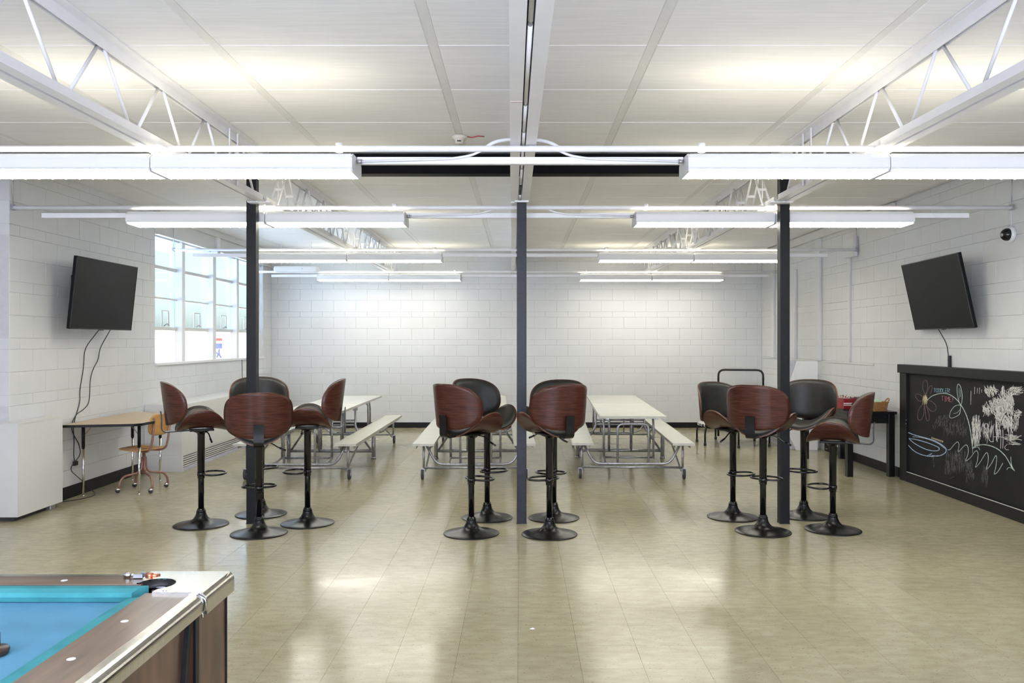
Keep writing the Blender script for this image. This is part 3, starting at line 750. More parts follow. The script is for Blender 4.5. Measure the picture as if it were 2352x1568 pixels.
for i, (px, py, H, ph, lab) in enumerate(stools):
    Y = CAM_H * FPX / (py - VY)
    o = proto if i == 0 else copy_tree(proto)
    o.location = ((px - VX) * Y / FPX, Y, 0); o.rotation_euler = (0, 0, math.radians(ph))
    for ch in o.children:
        if ch.name.split('.')[0] not in ('base', 'collar', 'lower_tube'): ch.location = (0, 0, H - .806)
    tag(o, lab, 'stool', 'walnut and black bar stools')

# ------------------------------------------------------------------ folding cafeteria tables with benches
def make_table():
    t = thing('cafeteria_table', 'table', 'table')
    L = 1.83; r = .0135
    for s in (-1, 1):
        a, b = s * .004, s * L
        o = MB().box((-.381, a, .714), (.381, b, .738), bev=.004).build('tabletop', 'laminate', t)
        MB().box((-.384, min(a, b), .710), (-.379, max(a, b), .739)).box((.379, min(a, b), .710), (.384, max(a, b), .739)).box((-.384, b - .004, .710), (.384, b + .003, .739)).build('edge_band', 'lamedge', o)
        MB().box((-.30, a + s * .05, .690), (-.27, b - s * .1, .713)).box((.27, a + s * .05, .690), (.30, b - s * .1, .713)).build('apron_rail', 'zinc', t)
        for q in (-1, 1):
            o = MB().box((q * .455, a, .405), (q * .70, b, .428), bev=.004).build('bench_seat', 'laminate', t)
            MB().box((q * .455 - .003, min(a, b), .402), (q * .455 + .002, max(a, b), .429)).box((q * .70 - .002, min(a, b), .402), (q * .70 + .003, max(a, b), .429)).box((q * .453, b - .004, .402), (q * .702, b + .003, .429)).build('edge_band', 'lamedge', o)
            br = MB()
            for x in (.49, .665): br.box((q * x - .002, a + s * .04, .365), (q * x + .002, b - s * .05, .405))
            br.build('bench_rail', 'lamedge', t)
        y = s * 1.70
        # end frame: caster bar, dropped U tube, posts, centre loop
        MB().tube([(-.585, y, .135), (.585, y, .135)], r, 10).build('caster_bar', 'zinc', t)
        MB().tube([(-.56, y - s * .02, .40), (-.44, y - s * .02, .172), (.44, y - s * .02, .172), (.56, y - s * .02, .40)], r, 10, fillet=.09).build('end_tube', 'zinc', t)
        MB().tube([(-.165, y - s * .03, .172), (-.165, y - s * .03, .635), (.195, y - s * .03, .635), (.195, y - s * .03, .172)], r, 10, fillet=.07).build('loop_tube', 'zinc', t)
        for q in (-1, 1):
            MB().tube([(q * .585, y, .135), (q * .585, y, .402)], r, 10).build('post', 'zinc', t)
            MB().tube([(q * .565, y, .10), (q * .565, y - s * 1.02, .40)], .011, 8).build('brace', 'zinc', t)
            MB().box((q * .47, y - .02, .392), (q * .69, y + .02, .404)).build('bench_bracket', 'zinc', t)
            c = thing_part('caster', t, (q * .60, y, 0))
            MB().lathe([(.010, -.014), (.058, -.014), (.0625, -.008), (.0625, .008), (.058, .014), (.010, .014)], 26, axis='X', at=(0, 0, .0625)).build('wheel', 'rubber', c)
            MB().lathe([(.006, -.018), (.026, -.018), (.026, .018), (.006, .018)], 16, axis='X', at=(0, 0, .0625)).build('hub', 'zinc', c)
            MB().box((-.022, -.022, .055), (-.018, .022, .122)).box((.018, -.022, .055), (.022, .022, .122)).box((-.022, -.024, .118), (.022, .024, .126)).build('fork', 'zinc', c)
        # folding table leg with its curled head
        for q in (-1, 1):
            MB().tube([(q * .30, s * 1.02, .700), (q * .30, s * 1.20, .690), (q * .30, s * 1.27, .60), (q * .30, s * 1.27, .185)], .014, 8, fillet=.1).build('table_leg', 'zinc', t)
            MB().tube([(q * .30, s * 1.27, .19), (q * .30, s * 1.66, .168)], .012, 8).build('strut', 'zinc', t)
        MB().tube([(-.30, s * 1.27, .19), (.30, s * 1.27, .19)], .013, 8).build('cross_bar', 'zinc', t)
        for q in (-1, 1): MB().tube([(q * .15, s * .06, .10), (q * .15, s * .06, .70)], .013, 8).build('inner_post', 'zinc', t)
    # middle frame
    MB().tube([(-.575, 0, .105), (.575, 0, .105)], .02, 10).build('middle_bar', 'zinc', t)
    MB().tube([(-.33, 0, .52), (.33, 0, .52)], .013, 8).build('middle_bar', 'zinc', t)
    MB().tube([(-.33, 0, .46), (.33, 0, .46)], .013, 8).build('middle_bar', 'zinc', t)
    for q in (-1, 1):
        MB().tube([(q * .578, 0, .0), (q * .578, 0, .40)], .027, 12).lathe([(.034, 0), (.034, .02), (.027, .024)], 14, at=(q * .578, 0, 0)).build('middle_leg', 'zinc', t)
        MB().tube([(q * .33, 0, .705), (q * .33, 0, .43), (q * .54, 0, .12)], .014, 8, fillet=.05).build('diagonal', 'zinc', t)
        MB().box((q * .30, -.03, .655), (q * .36, .03, .712), bev=.004).build('hinge', 'zinc', t)
        MB().tube([(q * .60, -.10, .40), (q * .56, .0, .10)], .005, 6).build('spring', 'zinc', t)
    return t
def thing_part(name, parent, loc):
    o = bpy.data.objects.new(name, None); C.objects.link(o); o.parent = parent; o.location = loc; return o
proto = make_table()
for i, (x, y, rz, lab) in enumerate(((-2.575, 11.26, 0.0, 'white folding cafeteria table with benches behind the left stools'), (-.57, 11.28, 1.3, 'white folding cafeteria table with benches behind the stools at the middle column'), (1.365, 11.32, -2.2, 'white folding cafeteria table with benches right of the middle column'))):
    o = proto if i == 0 else copy_tree(proto)
    o.location = (x, y, 0); o.rotation_euler = (0, 0, math.radians(rz)); tag(o, lab, 'table', 'folding cafeteria tables')

# ------------------------------------------------------------------ activity table and school chair by the left wall
t = thing('activity_table', 'light oak trapezoid activity table with black edge against the left wall', 'table', (0, 0, 0))
poly = [(-4.565, 8.20), (-3.90, 8.345), (-3.845, 8.40), (-3.835, 8.66), (-4.03, 9.36), (-4.10, 9.50), (-4.21, 9.62), (-4.565, 9.80)]
MB().prism(poly, .744, .766).build('tabletop', 'oak', t)
cx = sum(p[0] for p in poly) / len(poly); cy = sum(p[1] for p in poly) / len(poly)
eb = MB(); n = len(poly)
for i in range(n):
    a, b = Vector(poly[i]), Vector(poly[(i + 1) % n]); d = (b - a).normalized(); nn = Vector((d.y, -d.x)) * .006
    q = [a + nn, b + nn, b - nn * .5, a - nn * .5]
    eb.prism([(p.x, p.y) for p in q], .740, .7655)
eb.build('edge_band', 'blacksteel', t)
for k, (x, y) in enumerate(((-4.49, 8.50), (-3.955, 8.585), (-4.43, 9.45), (-4.10, 9.42))):
    lg = MB().tube([(x, y, .50), (x, y, .744)], .0165, 12).build('leg', 'blacksteel', t)
    MB().tube([(x, y, .02), (x, y, .51)], .011, 12, r2=.0125).tube([(x, y, .0), (x, y, .02)], .012, 10).build('leg_insert', 'chrome', lg)
    s = 1 if x < -4.2 else -1
    MB().tube([(x, y, .62), (x + s * .10, y, .743)], .004, 6).build('leg_brace', 'copper', lg)

t = thing('school_chair', 'old wooden school chair on casters with copper tube frame beside the activity table', 'chair', (-4.035, 8.87, 0), math.radians(180 - 17))
# local: sitter faces +X
def seatpt(u, v):
    ex = 3.0; return u, v
mb = MB(); g = 11
for side, dz in ((0, 0), (1, -.012)):
    for i in range(g):
        for j in range(g):
            u, v = -1 + 2 * i / (g - 1), -1 + 2 * j / (g - 1)
            x, y = u * .19 * math.sqrt(1 - v * v * .28), v * .19 * math.sqrt(1 - u * u * .28)
            mb.v.append((x + .02, y, .452 - .022 * (1 - min(1, (u * u + v * v))) + (.010 * u if u > 0 else .012 * u * u) + dz))
for side in (0, 1):
    o_ = side * g * g
    for i in range(g - 1):
        for j in range(g - 1): mb.face((o_ + i * g + j, o_ + (i + 1) * g + j, o_ + (i + 1) * g + j + 1, o_ + i * g + j + 1), 0, True)
rim_ = [i * g for i in range(g)] + [(g - 1) * g + j for j in range(1, g)] + [i * g + g - 1 for i in range(g - 2, -1, -1)] + [j for j in range(g - 2, 0, -1)]
for a, b in zip(rim_, rim_[1:] + rim_[:1]): mb.face((a, b, g * g + b, g * g + a), 0, False)
mb.build('seat', 'maple', t)
bk = sheet(.165, .115, 3.2, lambda a, b: (Vector((-.215 + .35 * a * a - .16 * b, a, .715 + b)), Vector((1, -.7 * a, .16)).normalized()), -.006, .006)
bk.build('backrest', 'maple', t)
for s in (-1, 1):
    MB().tube([(.06, s * .05, .428), (-.13, s * .11, .428), (-.185, s * .118, .455), (-.215, s * .118, .56), (-.238, s * .118, .79)], .0115, 10, fillet=.06).build('back_tube', 'copper', t)
MB().tube([(0, 0, .18), (0, 0, .43)], .016, 12).box((-.07, -.07, .425), (.07, .07, .432)).build('column', 'copper', t)
for k in range(4):
    a = math.radians(45 + 90 * k + 15); c_, s_ = math.cos(a), math.sin(a)
    lg = MB().tube([(.015 * c_, .015 * s_, .36), (.02 * c_, .02 * s_, .23), (.07 * c_, .07 * s_, .19), (.20 * c_, .20 * s_, .175), (.245 * c_, .245 * s_, .12), (.25 * c_, .25 * s_, .05)], .0125, 10, fillet=.05).build('leg', 'copper', t)
    x, y = .25 * c_ + .012, .25 * s_
    MB().lathe([(.006, -.016), (.021, -.014), (.027, -.005), (.027, .005), (.021, .014), (.006, .016)], 18, axis='Y', at=(x + .008, y, .027)).build('caster_wheel', 'rubber', lg)
    MB().lathe([(.027 * math.cos(q_), .030 + .027 * math.sin(q_)) for q_ in [0, .3, .6, .9, 1.2, 1.5]], 16, at=(x + .004, y, .004)).build('caster_hood', 'chrome', lg)

# ------------------------------------------------------------------ convectors
def convector(lab, x0, x1, y0, y1, side, h, zb=.025):
    t = thing('convector', lab, 'heater', ((x0 + x1) / 2, (y0 + y1) / 2, 0), 0, 'low convector heaters')
    cx_, cy_ = (x0 + x1) / 2, (y0 + y1) / 2
    a0, a1, b0, b1 = x0 - cx_, x1 - cx_, y0 - cy_, y1 - cy_
    inn = a1 if side > 0 else a0                       # face towards the room
    MB().box((a0, b0, .20), (a1, b1, h), bev=.006).build('casing', 'cream', t)
    MB().box((a0, b0 + .001, .0), (a1 - (.03 if side > 0 else 0), b1, .20)).box((a0, b0, .0), (a1, b0 + .03, .20)).build('plinth', 'cream', t) if side > 0 else MB().box((a0 + .03, b0 + .001, .0), (a1, b1, .20)).box((a0, b0, .0), (a1, b0 + .03, .20)).build('plinth', 'cream', t)
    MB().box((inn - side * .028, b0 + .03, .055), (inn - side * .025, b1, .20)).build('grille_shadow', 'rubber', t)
    for k in range(6):
        z = .055 + k * .0265
        MB().box((inn - side * .027, b0 + .03, z), (inn - side * .001, b1, z + .013)).build('grille_bar', 'cream', t)
    MB().box((inn - side * .03, b0 + .03, 0), (inn + side * .001, b1, .045), bev=.003).build('kick_strip', 'lilac', t)
    MB().box((inn, b0, h * .66), (inn + side * .002, b1, h * .66 + .004)).build('seam', 'lilac', t)
    return t
convector('long beige convector heater along the left wall below the windows', XL + .002, -4.135, 10.12, 14.6, 1, .822)
convector('low beige convector heater along the right wall behind the trampoline', 3.97, XR - .002, 12.35, 15.1, -1, .80)
t = tag(MB().box((-4.42, 12.86, .822), (-4.33, 12.95, .885), bev=.006).build('power_adapter', 'cord'), 'small black power adapter standing on the left convector top', 'adapter')
cd = MB().tube([(-4.36, 12.94, .835), (-4.45, 13.2, .828), (-4.52, 13.5, .829), (-4.57, 13.6, .95), (-4.585, 13.63, 1.30)], .005, 6, fillet=.08).build('adapter_cable', 'cord', t)

t = thing('heater_cabinet', 'large beige heater cabinet at the left edge in front of the wall corner', 'heater', (-4.85, 7.78, 0))
o_ = Vector((-4.85, 7.78, 0))
L_ = [(-6.2, 7.30), (-4.437, 7.30), (-4.437, 8.02), (-4.592, 8.02), (-4.592, 7.44), (-6.2, 7.44)]
loc = [(a - o_.x, b - o_.y) for a, b in L_]
MB().prism(loc, .045, .862).build('casing', 'cream', t)
L2 = [(-6.2, 7.296), (-4.431, 7.296), (-4.431, 8.02), (-4.592, 8.02), (-4.592, 7.44), (-6.2, 7.44)]
MB().prism([(a - o_.x, b - o_.y) for a, b in L2], .862, .874).build('top_plate', 'cream', t)
L3 = [(-6.2, 7.36), (-4.50, 7.36), (-4.50, 7.98), (-4.592, 7.98), (-4.592, 7.44), (-6.2, 7.44)]
MB().prism([(a - o_.x, b - o_.y) for a, b in L3], 0, .045).build('plinth', 'rubber', t)
MB().box((-4.50 - o_.x, 7.84 - o_.y, 0), (-4.45 - o_.x, 7.92 - o_.y, .044), bev=.008).build('foot', 'zinc', t)

# white board by the right convector; the lilac one paints its shaded side
Yb = 12.12
def board(name, lab, pxs, Y, th, m_):
    poly = [(at(x, y, Y).x, max(.002, at(x, y, Y).z)) for x, y in pxs]
    o = MB().prism(poly, Y, Y + th, axis='Y').build(name, m_)
    return tag(o, lab, 'board')
board('panel_board', 'tall white board with clipped left corners standing by the right wall', [(1878, 829), (1831, 829), (1813, 884), (1813, 1000), (1829, 1034), (1878, 1034)], Yb, .035, 'white')
board('shaded_side_board', 'lilac-grey board standing in for the shaded side of the tall white clipped board', [(1872, 830), (1816, 830), (1816, 1031), (1872, 1031)], Yb + .06, .02, 'lilac')

# ------------------------------------------------------------------ trampoline
t = thing('trampoline', 'small black exercise trampoline with a tall handle bar by the right back corner', 'trampoline', (3.34, 12.92, 0))
R_ = .54
MB().tube([(R_ * math.cos(2 * math.pi * k / 40), R_ * math.sin(2 * math.pi * k / 40), .30) for k in range(40)], .016, 10, closed=True).build('frame', 'satin', t)
MB().lathe([(.001, .296), (.43, .296), (.43, .302), (.001, .302)], 40).build('mat', 'cord', t)
cords_ = MB()
for k in range(36):
    a = 2 * math.pi * k / 36
    cords_.tube([(.42 * math.cos(a), .42 * math.sin(a), .300), (.545 * math.cos(a + .04), .545 * math.sin(a + .04), .318), (.557 * math.cos(a + .04), .557 * math.sin(a + .04), .30), (.545 * math.cos(a + .05), .545 * math.sin(a + .05), .284)], .0085, 6)
cords_.build('elastic_cord', 'offwhite', t)['kind'] = 'stuff'
for deg in (159, 207, 262, 320, 42, 106):
    a = math.radians(deg); c_, s_ = math.cos(a), math.sin(a)
    lg = MB().tube([(.50 * c_, .50 * s_, .29), (.555 * c_, .555 * s_, .275), (.575 * c_, .575 * s_, .2), (.575 * c_, .575 * s_, .02)], .0145, 10, fillet=.04).build('leg', 'satin', t)
    MB().lathe([(.022, 0), (.022, .03), (.017, .05)], 14, at=(.575 * c_, .575 * s_, 0)).build('rubber_foot', 'cord', lg)
a1_, a2_ = at(1650, 1000, 13.42), at(1753, 1000, 13.22)
h0, h1 = (a1_.x - 3.34, 13.42 - 12.92), (a2_.x - 3.34, 13.22 - 12.92)
MB().tube([(h0[0], h0[1], .06), (h0[0], h0[1], 1.135), (h1[0], h1[1], 1.135), (h1[0], h1[1], .06)], .0165, 12, fillet=.10).build('handle_bar', 'satin', t)
for hx, hy in (h0, h1): MB().tube([(hx, hy, .27), (hx * .86, hy * .86, .29)], .012, 8).tube([(hx, hy, .98), (hx, hy, 1.0)], .019, 12).build('clamp', 'gloss', t)

# ------------------------------------------------------------------ black console table with things on it
t = thing('console_table', 'black console table against the right wall beside the chalkboard', 'table', (4.13, 10.52, 0))
MB().box((-.285, -.80, .738), (.30, .80, .77), bev=.004).build('tabletop', 'satin', t)
ap = MB().box((-.25, -.765, .63), (-.23, .765, .738)).box((.25, -.765, .63), (.27, .765, .738)).box((-.25, -.77, .63), (.27, -.75, .738)).box((-.25, .75, .63), (.27, .77, .738))
ap.build('apron', 'satin', t)
for x in (-.245, .245):
    for y in (-.745, .745): MB().box((x - .036, y - .036, .0), (x + .036, y + .036, .738), bev=.004).build('leg', 'satin', t)

t = thing('snack_machine', 'red enamel party snack cooker with white stripes on the black console table', 'cooker', (4.00, 10.08, .77), math.radians(6))
MB().box((-.15, -.16, .012), (.16, .16, .122), bev=.012).build('body', 'red', t)
MB().box((-.152, -.162, .0), (.162, .162, .014)).build('base_plate', 'cord', t)
MB().box((-.145, -.1625, .074), (.155, -.159, .090)).box((-.145, -.1625, .056), (.155, -.159, .064)).build('stripe', 'offwhite', t)
MB().prism([(.0 + .050 * math.cos(2 * math.pi * k / 24), .070 + .026 * math.sin(2 * math.pi * k / 24)) for k in range(24)], -.166, -.160, axis='Y').build('badge', 'cord', t)
MB().prism([(-.006 + .030 * math.cos(2 * math.pi * k / 24), .069 + .019 * math.sin(2 * math.pi * k / 24)) for k in range(24)], -.168, -.163, axis='Y').build('badge_face', 'mint', t)
MB().box((-.13, -.13, .122), (.14, .14, .136), bev=.008).build('tray', 'red', t)
MB().box((.02, -.12, .142), (.15, .05, .148)).build('paddle', 'cord', t)
bits = MB()
for k in range(70):
    x, y = random.uniform(-.12, .10), random.uniform(-.12, .1); zz = .142 + random.uniform(0, .030) * max(0, 1 - abs(x + .04) / .15)
    r_ = random.uniform(.006, .011); m_ = random.choice((0, 0, 1, 2))
    bits.add([(x + r_, y, zz), (x - r_, y, zz), (x, y + r_, zz), (x, y - r_, zz), (x, y, zz + r_), (x, y, zz - r_)], [(0, 2, 4), (2, 1, 4), (1, 3, 4), (3, 0, 4), (2, 0, 5), (1, 2, 5), (3, 1, 5), (0, 3, 5)], m_)
bits.build('snack_bits', ['offwhite', 'red', 'maple'], t)['kind'] = 'stuff'

t = thing('wicker_basket', 'small honey brown wicker basket with upright handle on the console table end', 'basket', (4.255, 9.84, .77), math.radians(12))
wk = MB()
for k in range(9):
    z = .008 + k * .0105; s_ = 1 + .02 * k
    wk.tube([(x * s_, y * s_, z) for x, y in [(.088 * (abs(math.cos(a)) ** .5) * (1 if math.cos(a) > 0 else -1), .062 * (abs(math.sin(a)) ** .5) * (1 if math.sin(a) > 0 else -1)) for a in [2 * math.pi * (i + .5) / 28 for i in range(28)]]], .0062, 6, closed=True)
wk.build('woven_side', 'wicker', t)
MB().box((-.085, -.06, .0), (.085, .06, .008)).build('bottom', 'wicker', t)
MB().tube([(x * 1.2, y * 1.2, .103) for x, y in [(.09 * (abs(math.cos(a)) ** .5) * (1 if math.cos(a) > 0 else -1), .064 * (abs(math.sin(a)) ** .5) * (1 if math.sin(a) > 0 else -1)) for a in [2 * math.pi * (i + .5) / 28 for i in range(28)]]], .009, 6, closed=True).build('rim', 'wicker', t)
MB().tube([(.105, -.03, .10), (.135, -.025, .135), (.142, 0, .150), (.135, .025, .135), (.105, .03, .10)], .008, 8, fillet=.02).build('handle', 'wicker', t)
o = tag(MB().box((4.19, 9.80, .780), (4.29, 9.88, .900), bev=.012).build('napkin_pack', 'mint'), 'pale green paper pack lying in the wicker basket', 'napkins')

# ------------------------------------------------------------------ chalkboard
CX, CY0, CY1 = 4.425, 6.2, 9.585
t = thing('chalkboard', 'wall chalkboard covered in coloured chalk drawings, set in a black frame', 'chalkboard', (0, 0, 0))
MB().box((CX, CY0, .08), (XR - .001, CY1 - .05, 1.28)).build('board', 'board', t)
MB().box((4.375, CY0, 1.235), (XR - .001, CY1 + .02, 1.332), bev=.006).build('header_board', 'boardframe', t)
MB().box((4.395, CY1 - .16, .0), (XR - .001, CY1, 1.236), bev=.004).build('frame_stile', 'boardframe', t)
MB().box((4.395, CY0, .0), (XR - .001, CY0 + .14, 1.236), bev=.004).build('frame_stile', 'boardframe', t)
MB().box((4.40, CY0 + .14, .0), (XR - .001, CY1 - .16, .112), bev=.004).build('bottom_board', 'boardframe', t)
MB().box((4.3985, CY0 + .2, .110), (4.405, CY1 - .14, .1155)).build('chalk_line', 'chalkwhite', t)
for y, z in ((9.42, .70), (9.425, .66)): MB().tube([(4.393, y, z), (4.397, y, z)], .006, 8).build('screw', 'zinc', t)
def cb(zx, zy):
    px, py = 2060 + zx / 5.808, 860 + zy / 5.808
    Y = CX * FPX / (px - VX); return Vector((CX - .0005, Y, CAM_H - (py - VY) * Y / FPX))
def smooth(P, n=6):
    Q = []
    for i in range(len(P) - 1):
        a, b, c, d = P[max(i - 1, 0)], P[i], P[i + 1], P[min(i + 2, len(P) - 1)]
        for k in range(n):
            u = k / n; Q.append(0.5 * ((2 * b) + (c - a) * u + (2 * a - 5 * b + 4 * c - d) * u * u + (3 * b - a - 3 * c + d) * u ** 3))
    return Q + [P[-1]]
def stroke(mb, pts, w=6, sm=True, jit=0):
    P = [cb(*p) for p in pts]
    if sm and len(P) > 2: P = smooth(P)
    r = w / 5.808 * P[0].y / FPX * .5
    mb.tube(P, r, 4)
def ell(cx, cy, a, b, rot=0, n=18, a0=0, a1=360):
    r_ = math.radians(rot); out = []
    for k in range(n + 1):
        q = math.radians(a0 + (a1 - a0) * k / n); x, y = a * math.cos(q), b * math.sin(q)
        out.append((cx + x * math.cos(r_) - y * math.sin(r_), cy + x * math.sin(r_) + y * math.cos(r_)))
    return out
R = random.Random(3)
m_ = MB()   # flower petals
for pts in ([(378, 262), (350, 200), (352, 110), (382, 74), (408, 110), (410, 200), (384, 268)], [(392, 268), (425, 185), (462, 148), (472, 190), (448, 262)],
            [(350, 300), (300, 262), (254, 268), (258, 310), (300, 352), (345, 352)], [(405, 348), (460, 355), (518, 410), (522, 470), (470, 492), (420, 450), (392, 400)],
            [(362, 385), (315, 430), (280, 520), (285, 595), (325, 604), (358, 540), (368, 400)], [(370, 400), (385, 520), (395, 600), (420, 618), (435, 570), (420, 490), (388, 405)]):
    stroke(m_, pts, 7)
m_.build('chalk_flower', 'chalkpink', t)
m_ = MB()
for k in range(30): x = R.uniform(345, 405); stroke(m_, [(x, R.uniform(270, 330)), (x + R.uniform(-8, 12), R.uniform(335, 400))], 7, False)
m_.build('chalk_flower_centre', 'chalkyellow', t)
m_ = MB()
stroke(m_, [(410, 338), (470, 288), (560, 256), (660, 254), (740, 285), (810, 345), (870, 425), (920, 520), (960, 640), (985, 760), (1000, 880), (1012, 985)], 11)
stroke(m_, [(850, 415), (815, 300), (805, 180), (820, 126), (850, 160), (872, 260), (870, 350), (852, 430), (840, 520), (790, 560), (730, 580), (704, 560), (720, 490), (770, 425), (830, 405), (850, 415)], 9)
stroke(m_, [(760, 518), (800, 510), (840, 470)], 7)
stroke(m_, [(848, 200), (850, 300)], 5); stroke(m_, [(830, 180), (836, 330)], 5)
stroke(m_, [(1012, 985), (1060, 950), (1150, 935), (1250, 950), (1350, 995), (1440, 1075), (1500, 1170), (1550, 1265)], 13)
stroke(m_, [(1012, 985), (1012, 1050)], 6); stroke(m_, [(1010, 985), (1080, 965), (1108, 1005)], 9)
stroke(m_, [(1522, 1095), (1530, 1200), (1572, 1285)], 9); stroke(m_, [(1468, 1270), (1490, 1240), (1535, 1250), (1572, 1285)], 8)
stroke(m_, [(680, 1000), (710, 1000), (760, 940), (810, 898), (830, 940), (820, 1030), (870, 980), (920, 938), (950, 970), (950, 1060), (918, 1150), (980, 1110), (1050, 1020), (1085, 1050), (1075, 1150), (1050, 1235), (1110, 1170), (1190, 1045), (1220, 1085), (1215, 1180), (1195, 1265), (1260, 1190), (1318, 1082), (1332, 1130), (1320, 1240), (1300, 1325), (1350, 1290), (1415, 1180)], 8)
m_.build('chalk_stem', 'chalkgreen', t)
m_ = MB()
stroke(m_, [(135, 762), (220, 800), (330, 830), (440, 860), (540, 900), (620, 950), (660, 1000), (640, 1050), (560, 1085), (470, 1080)], 12)
stroke(m_, [(95, 832), (140, 920), (220, 1010), (310, 1060), (400, 1085), (470, 1090), (560, 1080)], 11)
stroke(m_, [(215, 830), (330, 840), (470, 880), (570, 930), (640, 985)], 9)
stroke(m_, [(162, 852), (250, 865), (380, 900), (490, 940), (560, 975), (560, 1008), (500, 1018), (400, 1000), (300, 955), (220, 905), (165, 855)], 11)
stroke(m_, [(390, 1090), (440, 1065), (470, 1050), (440, 1080), (470, 1098)], 8)
m_.build('chalk_feather', 'chalkblue', t)
# lettering in single strokes on a 4 x 6 grid
GL = {'T': [[(0, 0), (4, 0)], [(2, 0), (2, 6)]], 'O': [[(2, 0), (0, 2), (0, 4), (2, 6), (4, 4), (4, 2), (2, 0)]], 'D': [[(0, 0), (0, 6), (3, 5), (4, 3), (3, 1), (0, 0)]], 'L': [[(0, 0), (0, 6), (4, 6)]],
      'E': [[(4, 0), (0, 0), (0, 6), (4, 6)], [(0, 3), (3, 3)]], 'R': [[(0, 6), (0, 0), (4, .6), (4, 2.4), (0, 3), (4, 6)]], 'I': [[(2, 0), (2, 6)], [(1, 0), (3, 0)], [(1, 6), (3, 6)]], 'M': [[(0, 6), (0, 0), (2, 3), (4, 0), (4, 6)]], '!': [[(2, 0), (2, 4.2)], [(2, 5.5), (2, 6)]]}
def letters(mb, text, x0, y0, w, h, gap, slope, weight):
    for i, ch in enumerate(text):
        for s_ in GL.get(ch, []):
            stroke(mb, [(x0 + i * (w + gap) + a / 4 * w, y0 + i * (w + gap) * slope + b / 6 * h) for a, b in s_], weight, False)
m_ = MB(); letters(m_, 'TODDLER', 492, 184, 26, 52, 5, .02, 7); m_.build('chalk_word', 'chalkteal', t)
m_ = MB(); letters(m_, 'TIME!', 598, 286, 28, 62, 6, .12, 8); m_.build('chalk_word', 'chalkred', t)
m_ = MB()   # small pale scribbled word
for k in range(9):
    x = 462 + k * 18; y = 832 + k * 6
    stroke(m_, [(x, y + 28), (x + 2, y), (x + 8, y + 24), (x + 13, y + 4)], 5, False)
m_.build('chalk_scribble', 'chalkyellow', t)
def inpoly(p, poly):
    c = False; n = len(poly)
    for i in range(n):
        a, b = poly[i], poly[i - 1]
        if (a[1] > p[1]) != (b[1] > p[1]) and p[0] < (b[0] - a[0]) * (p[1] - a[1]) / (b[1] - a[1]) + a[0]: c = not c
    return c
def hatch(mb, poly, n, ln, w, ang=90, spread=14):
    xs = [p[0] for p in poly]; ys = [p[1] for p in poly]; k = 0
    while k < n:
        p = (R.uniform(min(xs), max(xs)), R.uniform(min(ys), max(ys)))
        if not inpoly(p, poly): continue
        a = math.radians(ang + R.uniform(-spread, spread)); l = R.uniform(.35, 1) * ln / 2; k += 1
        stroke(mb, [(p[0] - l * math.cos(a), p[1] - l * math.sin(a)), (p[0] + R.uniform(-4, 4), p[1]), (p[0] + l * math.cos(a), p[1] + l * math.sin(a))], w * R.uniform(.6, 1.2), False)
m_ = MB()   # big white chalk patch
body = [(1330, 330), (1410, 250), (1520, 240), (1560, 330), (1560, 480), (1545, 640), (1440, 690), (1340, 640), (1300, 560), (1290, 490), (1200, 530), (1150, 540), (1140, 470), (1180, 400), (1260, 370)]
hatch(m_, body, 430, 110, 8, 80, 40)
for c_, rot in (((1250, 215), 60), ((1580, 215), -20)):
    for k in range(55): 
        a = R.uniform(0, 6.28); d = 78 * math.sqrt(R.random()); l = R.uniform(15, 45); b = math.radians(rot + R.uniform(-35, 35)); x, y = c_[0] + d * math.cos(a) * 1.1, c_[1] + d * math.sin(a) * .7
        stroke(m_, [(x - l * math.cos(b), y - l * math.sin(b)), (x + R.uniform(-9, 9), y + R.uniform(-9, 9)), (x + l * math.cos(b), y + l * math.sin(b))], 7)
hatch(m_, [(1395, 140), (1425, 140), (1440, 270), (1385, 270)], 16, 110, 9, 88, 6)
hatch(m_, [(1310, 640), (1400, 690), (1350, 860), (1320, 880)], 26, 120, 8, 92, 8)
hatch(m_, [(1460, 650), (1540, 640), (1545, 860), (1500, 860)], 40, 120, 8, 90, 8)
hatch(m_, [(1560, 470), (1650, 480), (1650, 560), (1570, 560)], 34, 70, 7, 20, 40)
hatch(m_, [(1560, 560), (1640, 540), (1600, 740), (1550, 740)], 24, 110, 7, 98, 8)
hatch(m_, [(1460, 790), (1640, 800), (1620, 945), (1480, 930)], 40, 120, 8, 0, 18)
stroke(m_, [(1285, 830), (1340, 828), (1400, 832), (1480, 860)], 9)
stroke(m_, [(1465, 935), (1440, 970), (1460, 1000), (1495, 1002)], 7)
m_.build('chalk_figure', 'chalkwhite', t)
m_ = MB()
hatch(m_, [(1005, 590), (1100, 590), (1120, 720), (1110, 860), (1060, 930), (1010, 880)], 105, 150, 7, 90, 10)
hatch(m_, [(1120, 680), (1270, 670), (1280, 780), (1200, 840), (1120, 820)], 34, 140, 6, 95, 14)
stroke(m_, [(1150, 690), (1180, 655), (1220, 670), (1215, 760), (1230, 860), (1260, 895), (1290, 890)], 9)
stroke(m_, [(1285, 900), (1290, 720), (1300, 660)], 8); stroke(m_, [(1150, 790), (1190, 765), (1210, 800), (1205, 920)], 7)
for x in (1385, 1415): stroke(m_, [(x, 735), (x + 4, 860), (x, 985)], 9)
for x, a, b in ((990, 220, 400), (1040, 165, 260), (1075, 180, 250), (1105, 175, 255), (1135, 200, 240)): stroke(m_, [(x, a), (x - 4, b)], 6, False)
m_.build('chalk_marks', 'chalkwhite', t)
m_ = MB()   # half wiped grey chalk
hatch(m_, [(470, 720), (520, 600), (600, 540), (690, 540), (690, 640), (560, 690)], 70, 60, 6, 100, 30)
hatch(m_, [(600, 640), (900, 610), (950, 720), (940, 800), (620, 790)], 95, 90, 6, 90, 14)
